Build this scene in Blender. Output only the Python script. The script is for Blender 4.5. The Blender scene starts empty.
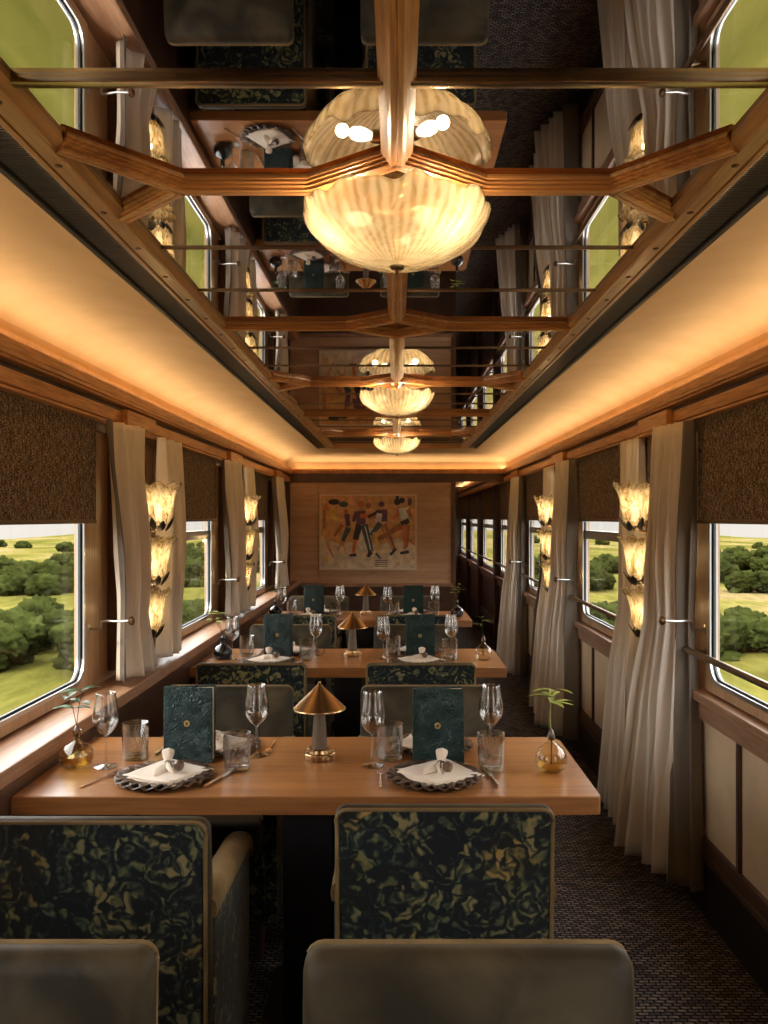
import bpy, bmesh, math, random
from mathutils import Vector, Matrix, noise
PI = math.pi
EYE = 1.47
rnd = random.Random(7)
SC = bpy.context.scene
COL = SC.collection

# ------------------------------------------------------------------ materials
def new_mat(name):
    m = bpy.data.materials.new(name); m.use_nodes = True
    nt = m.node_tree; nt.nodes.clear()
    out = nt.nodes.new('ShaderNodeOutputMaterial')
    return m, nt, out
def N(nt, typ, **kw):
    n = nt.nodes.new(typ)
    for k, v in kw.items():
        if k in n.inputs.keys(): n.inputs[k].default_value = v
        else: setattr(n, k, v)
    return n
def L(nt, a, b): nt.links.new(a, b)
def ramp(nt, stops, interp='LINEAR'):
    r = nt.nodes.new('ShaderNodeValToRGB'); r.color_ramp.interpolation = interp
    e = r.color_ramp.elements
    while len(e) < len(stops): e.new(0.5)
    for i, (p, c) in enumerate(stops):
        e[i].position = p; e[i].color = (c[0], c[1], c[2], 1)
    return r
def coords(nt, scale=(1, 1, 1), rot=(0, 0, 0), rand=False):
    tc = nt.nodes.new('ShaderNodeTexCoord'); mp = nt.nodes.new('ShaderNodeMapping')
    mp.inputs['Scale'].default_value = scale; mp.inputs['Rotation'].default_value = rot
    L(nt, tc.outputs['Object'], mp.inputs['Vector'])
    if rand:
        oi = nt.nodes.new('ShaderNodeObjectInfo'); ml = N(nt, 'ShaderNodeMath', operation='MULTIPLY'); ml.inputs[1].default_value = 37.0
        cb = nt.nodes.new('ShaderNodeCombineXYZ')
        L(nt, oi.outputs['Random'], ml.inputs[0]); L(nt, ml.outputs[0], cb.inputs[0]); L(nt, ml.outputs[0], cb.inputs[2])
        L(nt, cb.outputs[0], mp.inputs['Location'])
    return mp.outputs[0]
def bump(nt, fac, strength=0.3, dist=0.01):
    b = nt.nodes.new('ShaderNodeBump'); b.inputs['Strength'].default_value = strength; b.inputs['Distance'].default_value = dist
    L(nt, fac, b.inputs['Height']); return b.outputs[0]
def plain(name, col, rough=0.5, metal=0.0, coat=0.0, sheen=0.0, spec=0.5, noise_amt=0.0, nscale=20, bmp=0.0):
    m, nt, out = new_mat(name)
    p = N(nt, 'ShaderNodeBsdfPrincipled'); p.inputs['Base Color'].default_value = (*col, 1)
    p.inputs['Roughness'].default_value = rough; p.inputs['Metallic'].default_value = metal
    p.inputs['Coat Weight'].default_value = coat; p.inputs['Specular IOR Level'].default_value = spec
    if sheen: p.inputs['Sheen Weight'].default_value = sheen; p.inputs['Sheen Roughness'].default_value = 0.4
    if noise_amt or bmp:
        nz = N(nt, 'ShaderNodeTexNoise', Scale=nscale, Detail=4.0); L(nt, coords(nt), nz.inputs['Vector'])
        if noise_amt:
            r = ramp(nt, [(0.3, [c*(1-noise_amt) for c in col]), (0.7, [min(1, c*(1+noise_amt)) for c in col])])
            L(nt, nz.outputs[0], r.inputs[0]); L(nt, r.outputs[0], p.inputs['Base Color'])
        if bmp: L(nt, bump(nt, nz.outputs[0], bmp), p.inputs['Normal'])
    L(nt, p.outputs[0], out.inputs[0]); return m
def wood(name, dark, light, axis='Y', rough=0.35, coat=0.25, scale=14, streak=0.5):
    m, nt, out = new_mat(name)
    s = {'X': (0.06, 1, 1), 'Y': (1, 0.06, 1), 'Z': (1, 1, 0.06)}[axis]
    v = coords(nt, tuple(a*scale for a in s))
    n1 = N(nt, 'ShaderNodeTexNoise', Scale=1.0, Detail=6.0, Distortion=0.6); L(nt, v, n1.inputs['Vector'])
    n2 = N(nt, 'ShaderNodeTexNoise', Scale=9.0, Detail=3.0); L(nt, v, n2.inputs['Vector'])
    mx = N(nt, 'ShaderNodeMath', operation='MULTIPLY_ADD'); mx.inputs[1].default_value = streak
    L(nt, n2.outputs[0], mx.inputs[0]); 
    m2 = N(nt, 'ShaderNodeMath', operation='MULTIPLY'); m2.inputs[1].default_value = 1-streak
    L(nt, n1.outputs[0], m2.inputs[0]); L(nt, m2.outputs[0], mx.inputs[2])
    r = ramp(nt, [(0.36, dark), (0.62, light)]); L(nt, mx.outputs[0], r.inputs[0])
    p = N(nt, 'ShaderNodeBsdfPrincipled', Roughness=rough); p.inputs['Coat Weight'].default_value = coat; p.inputs['Coat Roughness'].default_value = 0.2
    L(nt, r.outputs[0], p.inputs['Base Color']); L(nt, bump(nt, n2.outputs[0], 0.08, 0.002), p.inputs['Normal'])
    L(nt, p.outputs[0], out.inputs[0]); return m
def schlick(nt, ior=1.45):
    lw = N(nt, 'ShaderNodeLayerWeight', Blend=0.5)
    pw = N(nt, 'ShaderNodeMath', operation='POWER'); pw.inputs[1].default_value = 4.0; L(nt, lw.outputs['Facing'], pw.inputs[0])
    f0 = ((ior-1)/(ior+1))**2; ma = N(nt, 'ShaderNodeMath', operation='MULTIPLY_ADD'); ma.inputs[1].default_value = 1-f0; ma.inputs[2].default_value = f0; ma.use_clamp = True
    L(nt, pw.outputs[0], ma.inputs[0]); return lw, ma.outputs[0]
def thin_glass(name, tint=(1, 1, 1), rough=0.0, ior=1.45, boost=1.0, ribs=None):
    m, nt, out = new_mat(name)
    fr = schlick(nt, ior); mu = N(nt, 'ShaderNodeMath', operation='MULTIPLY'); mu.inputs[1].default_value = boost; mu.use_clamp = True
    tr = N(nt, 'ShaderNodeBsdfTransparent'); tr.inputs[0].default_value = (*tint, 1)
    gl = N(nt, 'ShaderNodeBsdfGlossy', Roughness=rough); mx = N(nt, 'ShaderNodeMixShader')
    L(nt, fr[1], mu.inputs[0]); L(nt, mu.outputs[0], mx.inputs[0]); L(nt, tr.outputs[0], mx.inputs[1]); L(nt, gl.outputs[0], mx.inputs[2])
    if ribs:
        vo = N(nt, 'ShaderNodeTexVoronoi', Scale=ribs); L(nt, coords(nt), vo.inputs['Vector'])
        b = bump(nt, vo.outputs[0], 0.35, 0.002); L(nt, b, gl.inputs['Normal']); L(nt, b, fr[0].inputs['Normal'])
    L(nt, mx.outputs[0], out.inputs[0]); return m

M = {}
M['cherry'] = wood('cherry_wood', (0.36, 0.135, 0.038), (0.74, 0.35, 0.11), 'Y')
M['cherry_x'] = wood('cherry_wood_cross', (0.36, 0.135, 0.038), (0.74, 0.35, 0.11), 'X')
M['cherry_pale'] = wood('pale_cherry_wood', (0.40, 0.19, 0.07), (0.60, 0.32, 0.13), 'Y')
M['frame_wood'] = wood('frame_wood', (0.42, 0.26, 0.14), (0.60, 0.40, 0.23), 'Z', rough=0.5, coat=0.05)
M['dark_wood'] = wood('dark_walnut', (0.045, 0.020, 0.012), (0.10, 0.045, 0.025), 'Y', coat=0.3)
M['dark_wood_z'] = wood('dark_walnut_upright', (0.06, 0.025, 0.014), (0.13, 0.058, 0.03), 'Z', coat=0.3)
M['sill_wood'] = wood('sill_wood', (0.24, 0.12, 0.065), (0.42, 0.24, 0.14), 'Y', rough=0.42, coat=0.2)
M['table_wood'] = wood('table_oak', (0.26, 0.102, 0.032), (0.42, 0.185, 0.062), 'X', rough=0.33, coat=0.3, scale=10)
M['panel_wood'] = wood('panel_veneer', (0.46, 0.27, 0.15), (0.64, 0.42, 0.25), 'X', rough=0.4, coat=0.15, scale=18)
M['wainscot'] = plain('cream_panel', (0.60, 0.46, 0.29), 0.6, noise_amt=0.08, nscale=9)
M['brass'] = plain('aged_brass', (0.72, 0.50, 0.24), 0.25, 1.0, noise_amt=0.15, nscale=30)
M['joint'] = plain('brass_joint', (0.36, 0.26, 0.17), 0.22, 1.0, noise_amt=0.5, nscale=6)
M['dark_brass'] = plain('dark_brass', (0.22, 0.14, 0.08), 0.3, 1.0)
M['leaf_metal'] = plain('patinated_leaf_metal', (0.045, 0.032, 0.022), 0.45, 0.5)
M['lamp_brass'] = plain('lamp_brass', (0.46, 0.30, 0.15), 0.26, 1.0, noise_amt=0.15, nscale=30)
M['bronze'] = plain('grey_bronze', (0.16, 0.115, 0.08), 0.45, 0.3, noise_amt=0.15, nscale=40)
M['steel'] = plain('brushed_steel', (0.55, 0.55, 0.53), 0.3, 1.0)
M['black'] = plain('black_trim', (0.012, 0.010, 0.010), 0.45)
M['pedestal'] = plain('midnight_lacquer', (0.010, 0.012, 0.022), 0.4)
M['mirror'] = plain('smoked_mirror', (0.60, 0.57, 0.55), 0.012, 1.0)
M['rubber'] = plain('window_gasket', (0.05, 0.06, 0.065), 0.4)
M['napkin'] = plain('cream_linen', (0.80, 0.70, 0.57), 0.8, sheen=0.3, bmp=0.1, nscale=150)
M['bead'] = plain('walnut_bead', (0.13, 0.08, 0.055), 0.35, coat=0.5, noise_amt=0.3, nscale=90)
M['twine'] = plain('brown_twine', (0.10, 0.06, 0.035), 0.8)
M['copper'] = plain('copper_cutlery', (0.78, 0.55, 0.40), 0.22, 1.0)
M['gold'] = plain('gold_foil', (0.80, 0.58, 0.24), 0.4, 0.35)
M['pages'] = plain('cream_pages', (0.75, 0.60, 0.38), 0.8)
M['leaf_dark'] = plain('dark_green_leaf', (0.035, 0.11, 0.03), 0.4, noise_amt=0.3, nscale=40)
M['leaf_pale'] = plain('pale_green_leaf', (0.38, 0.46, 0.10), 0.5, noise_amt=0.2, nscale=40)
M['stem'] = plain('plant_stem', (0.16, 0.09, 0.05), 0.6)
M['liquid_amber'] = thin_glass('amber_water', (0.90, 0.80, 0.52), 0.02, 1.3)
M['glass'] = thin_glass('table_glass', (0.97, 0.97, 0.96), 0.02, 1.7, 2.4)
M['glass_vase'] = thin_glass('clear_vase_glass', (0.97, 0.95, 0.88), 0.01, 1.45, 1.2)
M['glass_cut'] = thin_glass('cut_table_glass', (0.95, 0.95, 0.93), 0.015, 1.7, 2.2)
M['glass_amber'] = thin_glass('amber_vase_glass', (0.93, 0.88, 0.70), 0.02, 1.45, 1.8)
M['glass_teal'] = thin_glass('teal_vase_glass', (0.10, 0.32, 0.40), 0.03, 1.5, 2.0)
M['glass_violet'] = thin_glass('violet_vase_glass', (0.14, 0.08, 0.14), 0.03, 1.5, 2.0)
M['window_glass'] = thin_glass('window_glass', (0.98, 0.985, 0.98), 0.0, 1.45, 0.3)

def mat_charger():
    m, nt, out = new_mat('charger_glaze')
    v = coords(nt, (1, 1, 1)); vo = N(nt, 'ShaderNodeTexVoronoi', Scale=55.0); L(nt, v, vo.inputs['Vector'])
    r = ramp(nt, [(0.1, (0.022, 0.012, 0.008)), (0.7, (0.11, 0.066, 0.042))]); L(nt, vo.outputs[0], r.inputs[0])
    p = N(nt, 'ShaderNodeBsdfPrincipled', Roughness=0.36); p.inputs['Coat Weight'].default_value = 0.15
    L(nt, r.outputs[0], p.inputs['Base Color']); L(nt, bump(nt, vo.outputs[0], 0.6, 0.004), p.inputs['Normal'])
    L(nt, p.outputs[0], out.inputs[0]); return m
M['charger'] = mat_charger()
def mat_leather(name, col):
    m, nt, out = new_mat(name)
    nz = N(nt, 'ShaderNodeTexNoise', Scale=22.0, Detail=2.0, Distortion=2.2); L(nt, coords(nt), nz.inputs['Vector'])
    w = N(nt, 'ShaderNodeMath', operation='PINGPONG'); w.inputs[1].default_value = 0.06; L(nt, nz.outputs[0], w.inputs[0])
    p = N(nt, 'ShaderNodeBsdfPrincipled', Roughness=0.42); p.inputs['Base Color'].default_value = (*col, 1)
    L(nt, bump(nt, w.outputs[0], 1.0, 0.06), p.inputs['Normal']); L(nt, p.outputs[0], out.inputs[0]); return m
M['leather'] = mat_leather('embossed_green_leather', (0.004, 0.036, 0.035))
def mat_cove():
    m, nt, out = new_mat('cove_fabric')
    w = N(nt, 'ShaderNodeTexWave', Scale=120.0, Distortion=1.5); w.inputs['Detail'].default_value = 2; L(nt, coords(nt, (1, 1, 1), (0, 0, 0.7)), w.inputs['Vector'])
    nz = N(nt, 'ShaderNodeTexNoise', Scale=6.0, Detail=4.0); L(nt, coords(nt), nz.inputs['Vector'])
    r = ramp(nt, [(0.3, (0.56, 0.39, 0.20)), (0.7, (0.63, 0.45, 0.25))]); L(nt, nz.outputs[0], r.inputs[0])
    p = N(nt, 'ShaderNodeBsdfPrincipled', Roughness=0.85); L(nt, r.outputs[0], p.inputs['Base Color'])
    L(nt, bump(nt, w.outputs[0], 0.25, 0.003), p.inputs['Normal']); L(nt, p.outputs[0], out.inputs[0]); return m
M['cove'] = mat_cove()
def mat_grille():
    m, nt, out = new_mat('ribbed_grille')
    w = N(nt, 'ShaderNodeTexWave', Scale=38.0); w.bands_direction = 'Y'; L(nt, coords(nt), w.inputs['Vector'])
    r = ramp(nt, [(0.3, (0.008, 0.006, 0.005)), (0.8, (0.055, 0.032, 0.022))]); L(nt, w.outputs[0], r.inputs[0])
    p = N(nt, 'ShaderNodeBsdfPrincipled', Roughness=0.35); L(nt, r.outputs[0], p.inputs['Base Color'])
    L(nt, bump(nt, w.outputs[0], 1.0, 0.004), p.inputs['Normal']); L(nt, p.outputs[0], out.inputs[0]); return m
M['grille'] = mat_grille()
def mat_weave():
    m, nt, out = new_mat('blind_tweed')
    v = coords(nt, (1, 1, 1))
    n1 = N(nt, 'ShaderNodeTexNoise', Scale=1.0, Detail=2.0); L(nt, coords(nt, (60, 60, 480)), n1.inputs['Vector'])
    n2 = N(nt, 'ShaderNodeTexNoise', Scale=1.0, Detail=2.0); L(nt, coords(nt, (420, 420, 60)), n2.inputs['Vector'])
    ad = N(nt, 'ShaderNodeMath', operation='MULTIPLY'); L(nt, n1.outputs[0], ad.inputs[0]); L(nt, n2.outputs[0], ad.inputs[1])
    r = ramp(nt, [(0.17, (0.06, 0.042, 0.032)), (0.26, (0.23, 0.165, 0.12)), (0.36, (0.60, 0.47, 0.34))]); L(nt, ad.outputs[0], r.inputs[0])
    d = N(nt, 'ShaderNodeBsdfDiffuse'); t = N(nt, 'ShaderNodeBsdfTranslucent'); mx = N(nt, 'ShaderNodeMixShader'); mx.inputs[0].default_value = 0.12
    L(nt, r.outputs[0], d.inputs[0]); L(nt, r.outputs[0], t.inputs[0]); L(nt, bump(nt, ad.outputs[0], 0.8, 0.004), d.inputs['Normal'])
    L(nt, d.outputs[0], mx.inputs[1]); L(nt, t.outputs[0], mx.inputs[2]); L(nt, mx.outputs[0], out.inputs[0]); return m
M['tweed'] = mat_weave()
def mat_cloth(name, col, trans=0.25):
    m, nt, out = new_mat(name)
    nz = N(nt, 'ShaderNodeTexNoise', Scale=1.0, Detail=3.0); L(nt, coords(nt, (200, 200, 60)), nz.inputs['Vector'])
    d = N(nt, 'ShaderNodeBsdfPrincipled', Roughness=0.7); d.inputs['Base Color'].default_value = (*col, 1); d.inputs['Sheen Weight'].default_value = 0.2
    L(nt, bump(nt, nz.outputs[0], 0.12, 0.002), d.inputs['Normal'])
    t = N(nt, 'ShaderNodeBsdfTranslucent'); t.inputs[0].default_value = (*col, 1)
    mx = N(nt, 'ShaderNodeMixShader'); mx.inputs[0].default_value = trans
    L(nt, d.outputs[0], mx.inputs[1]); L(nt, t.outputs[0], mx.inputs[2]); L(nt, mx.outputs[0], out.inputs[0]); return m
M['curtain'] = mat_cloth('cream_satin_curtain', (0.94, 0.84, 0.70), 0.14)
M['curtain_band'] = mat_cloth('taupe_curtain_band', (0.20, 0.16, 0.12), 0.1)
def mat_carpet():
    m, nt, out = new_mat('woven_carpet')
    v = coords(nt, (1, 1, 1), (0, 0, 0.0))
    b = N(nt, 'ShaderNodeTexBrick', Scale=1.0); b.offset = 0.5; b.squash = 1
    b.inputs['Color1'].default_value = (0.36, 0.30, 0.25, 1); b.inputs['Color2'].default_value = (0.10, 0.092, 0.098, 1); b.inputs['Mortar'].default_value = (0.020, 0.018, 0.021, 1)
    b.inputs['Mortar Size'].default_value = 0.0035; b.inputs['Brick Width'].default_value = 0.034; b.inputs['Row Height'].default_value = 0.016; b.inputs['Mortar Smooth'].default_value = 0.3
    L(nt, v, b.inputs['Vector'])
    w = N(nt, 'ShaderNodeTexWave', Scale=22.0); w.bands_direction = 'DIAGONAL'; L(nt, v, w.inputs['Vector'])
    mx = N(nt, 'ShaderNodeMix', data_type='RGBA', blend_type='MULTIPLY'); mx.inputs['Factor'].default_value = 0.45
    L(nt, b.outputs[0], mx.inputs[6]); L(nt, w.outputs[0], mx.inputs[7])
    p = N(nt, 'ShaderNodeBsdfPrincipled', Roughness=0.95); p.inputs['Specular IOR Level'].default_value = 0.1
    L(nt, mx.outputs[2], p.inputs['Base Color']); L(nt, bump(nt, b.outputs['Fac'], -0.5, 0.004), p.inputs['Normal'])
    L(nt, p.outputs[0], out.inputs[0]); return m
M['carpet'] = mat_carpet()
def mat_velvet(name, dark, light):
    m, nt, out = new_mat(name)
    nz = N(nt, 'ShaderNodeTexNoise', Scale=7.0, Detail=5.0, Distortion=0.8); L(nt, coords(nt, rand=True), nz.inputs['Vector'])
    r = ramp(nt, [(0.35, dark), (0.7, light)]); L(nt, nz.outputs[0], r.inputs[0])
    p = N(nt, 'ShaderNodeBsdfPrincipled', Roughness=0.6); p.inputs['Sheen Weight'].default_value = 0.13; p.inputs['Sheen Roughness'].default_value = 0.35
    p.inputs['Sheen Tint'].default_value = (0.75, 0.65, 0.45, 1); p.inputs['Specular IOR Level'].default_value = 0.2
    L(nt, r.outputs[0], p.inputs['Base Color']); L(nt, p.outputs[0], out.inputs[0]); return m
M['velvet'] = mat_velvet('olive_velvet', (0.016, 0.012, 0.006), (0.065, 0.048, 0.024))
M['velvet_edge'] = mat_velvet('olive_velvet_piping', (0.13, 0.085, 0.035), (0.24, 0.16, 0.07))
def mat_floral():
    m, nt, out = new_mat('floral_tapestry_velvet')
    v = coords(nt, rand=True)
    def warp(scale, amt):
        n0 = N(nt, 'ShaderNodeTexNoise', Scale=scale, Detail=2.0); L(nt, v, n0.inputs['Vector'])
        ad = N(nt, 'ShaderNodeMix', data_type='RGBA', blend_type='LINEAR_LIGHT'); ad.inputs['Factor'].default_value = amt
        L(nt, v, ad.inputs[6]); L(nt, n0.outputs[1], ad.inputs[7]); return ad.outputs[2]
    def math2(op, a, b_):
        n = N(nt, 'ShaderNodeMath', operation=op)
        for k, q in enumerate((a, b_)):
            if isinstance(q, (int, float)): n.inputs[k].default_value = q
            else: L(nt, q, n.inputs[k])
        return n.outputs[0]
    w1 = warp(20.0, 0.040)
    big = N(nt, 'ShaderNodeTexVoronoi', Scale=9.0); L(nt, w1, big.inputs['Vector'])
    small = N(nt, 'ShaderNodeTexVoronoi', Scale=28.0, feature='DISTANCE_TO_EDGE'); L(nt, w1, small.inputs['Vector'])
    cellc = N(nt, 'ShaderNodeTexVoronoi', Scale=28.0); L(nt, w1, cellc.inputs['Vector'])
    frill = math2('SINE', math2('MULTIPLY', big.outputs['Distance'], 34.0), 0.0)
    petals = math2('MULTIPLY', frill, 0.22)
    edge = N(nt, 'ShaderNodeMapRange'); edge.inputs['From Max'].default_value = 0.20; L(nt, small.outputs['Distance'], edge.inputs[0])
    sepc = N(nt, 'ShaderNodeSeparateColor'); L(nt, cellc.outputs['Color'], sepc.inputs[0])
    leaf = math2('MULTIPLY', edge.outputs[0], sepc.outputs[0])
    bigc = N(nt, 'ShaderNodeSeparateColor'); L(nt, big.outputs['Color'], bigc.inputs[0])
    fine = N(nt, 'ShaderNodeTexNoise', Scale=55.0, Detail=3.0); L(nt, v, fine.inputs['Vector'])
    t = math2('ADD', math2('MULTIPLY', leaf, 0.75), petals); t = math2('ADD', t, math2('MULTIPLY', math2('SUBTRACT', fine.outputs[0], 0.5), 0.5))
    lum = N(nt, 'ShaderNodeTexNoise', Scale=6.0, Detail=2.0); L(nt, v, lum.inputs['Vector'])
    t = math2('ADD', t, math2('MULTIPLY', math2('SUBTRACT', lum.outputs[0], 0.5), 0.9))
    r = ramp(nt, [(0.10, (0.006, 0.008, 0.010)), (0.26, (0.015, 0.020, 0.018)), (0.38, (0.034, 0.045, 0.028)), (0.52, (0.080, 0.082, 0.038)), (0.78, (0.19, 0.155, 0.070))]); L(nt, t, r.inputs[0])
    r3 = ramp(nt, [(0.25, (1.0, 1.0, 1.0)), (0.5, (0.85, 1.0, 1.08)), (0.8, (1.05, 1.05, 0.8)), (0.92, (1.5, 1.1, 0.75))], 'CONSTANT'); L(nt, bigc.outputs[1], r3.inputs[0])
    mm = N(nt, 'ShaderNodeMix', data_type='RGBA', blend_type='MULTIPLY'); mm.inputs['Factor'].default_value = 0.8
    L(nt, r.outputs[0], mm.inputs[6]); L(nt, r3.outputs[0], mm.inputs[7])
    p = N(nt, 'ShaderNodeBsdfPrincipled', Roughness=0.75); p.inputs['Sheen Weight'].default_value = 0.2; p.inputs['Specular IOR Level'].default_value = 0.15
    L(nt, mm.outputs[2], p.inputs['Base Color']); L(nt, bump(nt, t, 0.25, 0.004), p.inputs['Normal'])
    L(nt, p.outputs[0], out.inputs[0]); return m
M['floral'] = mat_floral()
def mat_artglass(name, col, transp, bscale, ribs=52):
    m, nt, out = new_mat(name)
    gr = N(nt, 'ShaderNodeTexGradient', gradient_type='RADIAL'); 
    nd = N(nt, 'ShaderNodeTexNoise', Scale=9.0, Detail=2.0); vv = coords(nt); L(nt, vv, nd.inputs['Vector'])
    if ribs: L(nt, vv, gr.inputs['Vector'])
    m1 = N(nt, 'ShaderNodeMath', operation='MULTIPLY'); m1.inputs[1].default_value = 6.28318*max(ribs, 1); L(nt, gr.outputs[1], m1.inputs[0])
    m2 = N(nt, 'ShaderNodeMath', operation='MULTIPLY_ADD'); m2.inputs[1].default_value = 4.0; L(nt, nd.outputs[0], m2.inputs[0]); L(nt, m1.outputs[0], m2.inputs[2])
    sn = N(nt, 'ShaderNodeMath', operation='SINE'); L(nt, m2.outputs[0], sn.inputs[0])
    nf = N(nt, 'ShaderNodeTexNoise', Scale=bscale*1.5, Detail=4.0, Distortion=1.5); L(nt, coords(nt, (1, 1, 0.3)), nf.inputs['Vector'])
    m3 = N(nt, 'ShaderNodeMath', operation='MULTIPLY_ADD'); m3.inputs[1].default_value = 0.16 if ribs else 0.0; L(nt, sn.outputs[0], m3.inputs[0]); L(nt, nf.outputs[0], m3.inputs[2])
    lo_ = 0.28 if ribs else 0.44
    cr = ramp(nt, [(lo_, (col[0]*(0.62 if ribs else 0.42), col[1]*(0.54 if ribs else 0.30), col[2]*(0.40 if ribs else 0.14))), (0.50, (col[0]*0.88, col[1]*0.84, col[2]*0.76)), (0.66, col)]); L(nt, m3.outputs[0], cr.inputs[0])
    nz = N(nt, 'ShaderNodeTexNoise', Scale=bscale, Detail=3.0, Distortion=1.0); L(nt, coords(nt, (1, 1, 0.35)), nz.inputs['Vector'])
    nm = bump(nt, nz.outputs[0], 0.6, 0.006)
    t = N(nt, 'ShaderNodeBsdfTranslucent'); t.inputs[0].default_value = (*col, 1); L(nt, nm, t.inputs['Normal'])
    d = N(nt, 'ShaderNodeBsdfDiffuse'); L(nt, cr.outputs[0], d.inputs[0]); L(nt, cr.outputs[0], t.inputs[0]); L(nt, nm, d.inputs['Normal'])
    tr = N(nt, 'ShaderNodeBsdfTransparent'); tr.inputs[0].default_value = (*col, 1)
    g = N(nt, 'ShaderNodeBsdfGlossy', Roughness=0.12); L(nt, nm, g.inputs['Normal'])
    a = N(nt, 'ShaderNodeMixShader'); a.inputs[0].default_value = 0.3; L(nt, t.outputs[0], a.inputs[1]); L(nt, d.outputs[0], a.inputs[2])
    b = N(nt, 'ShaderNodeMixShader'); b.inputs[0].default_value = transp; L(nt, a.outputs[0], b.inputs[1]); L(nt, tr.outputs[0], b.inputs[2])
    lw, fo = schlick(nt, 1.5); L(nt, nm, lw.inputs['Normal'])
    c = N(nt, 'ShaderNodeMixShader'); L(nt, fo, c.inputs[0]); L(nt, b.outputs[0], c.inputs[1]); L(nt, g.outputs[0], c.inputs[2])
    L(nt, c.outputs[0], out.inputs[0]); return m
M['bowl_glass'] = mat_artglass('frosted_amber_bowl', (0.93, 0.86, 0.70), 0.48, 30)
M['tulip_glass'] = mat_artglass('frosted_tulip_glass', (0.95, 0.88, 0.72), 0.58, 45, 0)
def mat_emit(name, col, s):
    m, nt, out = new_mat(name); e = N(nt, 'ShaderNodeEmission', Strength=s); e.inputs[0].default_value = (*col, 1)
    L(nt, e.outputs[0], out.inputs[0]); return m
M['bulb'] = mat_emit('lit_bulb', (1.0, 0.84, 0.58), 2.2)
M['led'] = mat_emit('warm_led_strip', (1.0, 0.72, 0.42), 15.5)

# ------------------------------------------------------------------ mesh helpers
class MB:
    def __init__(s): s.bm = bmesh.new(); s.mi = 0
    def _v(s, p): return s.bm.verts.new(p)
    def face(s, vs):
        try: f = s.bm.faces.new(vs); f.material_index = s.mi; return f
        except ValueError: return None
    def box(s, x0, x1, y0, y1, z0, z1, bev=0.0, seg=2, mat=None):
        b = bmesh.new(); bmesh.ops.create_cube(b, size=1)
        for v in b.verts: v.co = Vector(((x0+x1)/2+v.co.x*(x1-x0), (y0+y1)/2+v.co.y*(y1-y0), (z0+z1)/2+v.co.z*(z1-z0)))
        if bev: bmesh.ops.bevel(b, geom=list(b.edges), offset=bev, segments=seg, profile=0.6, affect='EDGES')
        s.merge(b, mat); return s
    def merge(s, b, mat=None):
        mp = {}
        for v in b.verts: mp[v] = s._v(mat @ v.co if mat else v.co)
        for f in b.faces: s.face([mp[v] for v in f.verts])
        b.free(); return s
    def grid(s, rows, close_u=False, close_v=False):
        V = [[s._v(p) for p in r] for r in rows]
        n = len(V); m = len(V[0])
        for i in range(n if close_v else n-1):
            for j in range(m if close_u else m-1):
                s.face([V[i][j], V[i][(j+1) % m], V[(i+1) % n][(j+1) % m], V[(i+1) % n][j]])
        return V
    def lathe(s, prof, seg=24, c=(0, 0, 0), cap=False, fn=None, mat=None):
        rows = []
        for (r, z) in prof:
            row = []
            for j in range(seg):
                a = 2*PI*j/seg; rr, zz = (fn(r, z, a) if fn else (r, z))
                p = Vector((c[0]+rr*math.cos(a), c[1]+rr*math.sin(a), c[2]+zz)); row.append(mat @ p if mat else p)
            rows.append(row)
        V = s.grid(rows, close_u=True)
        if cap: s.face(list(reversed(V[0]))); s.face(V[-1])
        return s
    def tube(s, pts, r, seg=8, taper=None):
        pts = [Vector(p) for p in pts]; rows = []
        for i, p in enumerate(pts):
            t = (pts[min(i+1, len(pts)-1)]-pts[max(i-1, 0)]).normalized()
            u = t.cross(Vector((0, 0, 1)));  u = Vector((1, 0, 0)) if u.length < 1e-3 else u.normalized()
            w = t.cross(u); rr = r if taper is None else r*(1+(taper-1)*i/(len(pts)-1))
            rows.append([p+rr*(math.cos(2*PI*j/seg)*u+math.sin(2*PI*j/seg)*w) for j in range(seg)])
        V = s.grid(rows, close_u=True); s.face(list(reversed(V[0]))); s.face(V[-1]); return s
    def sweep(s, prof, path, closed=False):
        # prof: (u across, v up); path horizontal, mitred
        P = [Vector(p) for p in path]; rows = []; n = len(P)
        for i in range(n):
            a = P[i]-P[i-1] if (i > 0 or closed) else P[1]-P[0]
            b = P[(i+1) % n]-P[i] if (i < n-1 or closed) else P[-1]-P[-2]
            na = Vector((a.y, -a.x, 0)).normalized(); nb = Vector((b.y, -b.x, 0)).normalized()
            m = (na+nb).normalized(); k = 1/max(0.3, m.dot(na))
            rows.append([P[i]+m*u*k+Vector((0, 0, v)) for u, v in prof])
        V = s.grid(rows, close_u=True, close_v=closed)
        if not closed: s.face(list(reversed(V[0]))); s.face(V[-1])
        return s
    def ring(s, outer, inner, depth_vec):
        d = Vector(depth_vec); o = [Vector(p) for p in outer]; n = [Vector(p) for p in inner]
        s.grid([o, n, [p+d for p in n], [p+d for p in o]], close_u=True, close_v=True); return s
    def poly(s, pts, depth):
        d = Vector(depth); a = [s._v(p) for p in pts]; b = [s._v(Vector(p)+d) for p in pts]; n = len(a)
        s.face(a); s.face(list(reversed(b)))
        for i in range(n): s.face([a[i], b[i], b[(i+1) % n], a[(i+1) % n]])
        return s
    def build(s, name, mat, parent=None, smooth=True, label=None, angle=0.7):
        bmesh.ops.recalc_face_normals(s.bm, faces=list(s.bm.faces))
        me = bpy.data.meshes.new(name); s.bm.to_mesh(me); s.bm.free()
        for m in (mat if isinstance(mat, (list, tuple)) else [mat]): me.materials.append(m)
        if smooth:
            me.shade_smooth(); me.set_sharp_from_angle(angle=angle)
        o = bpy.data.objects.new(name, me); COL.objects.link(o)
        if parent: o.parent = parent
        if label: o['label'] = label
        return o
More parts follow.
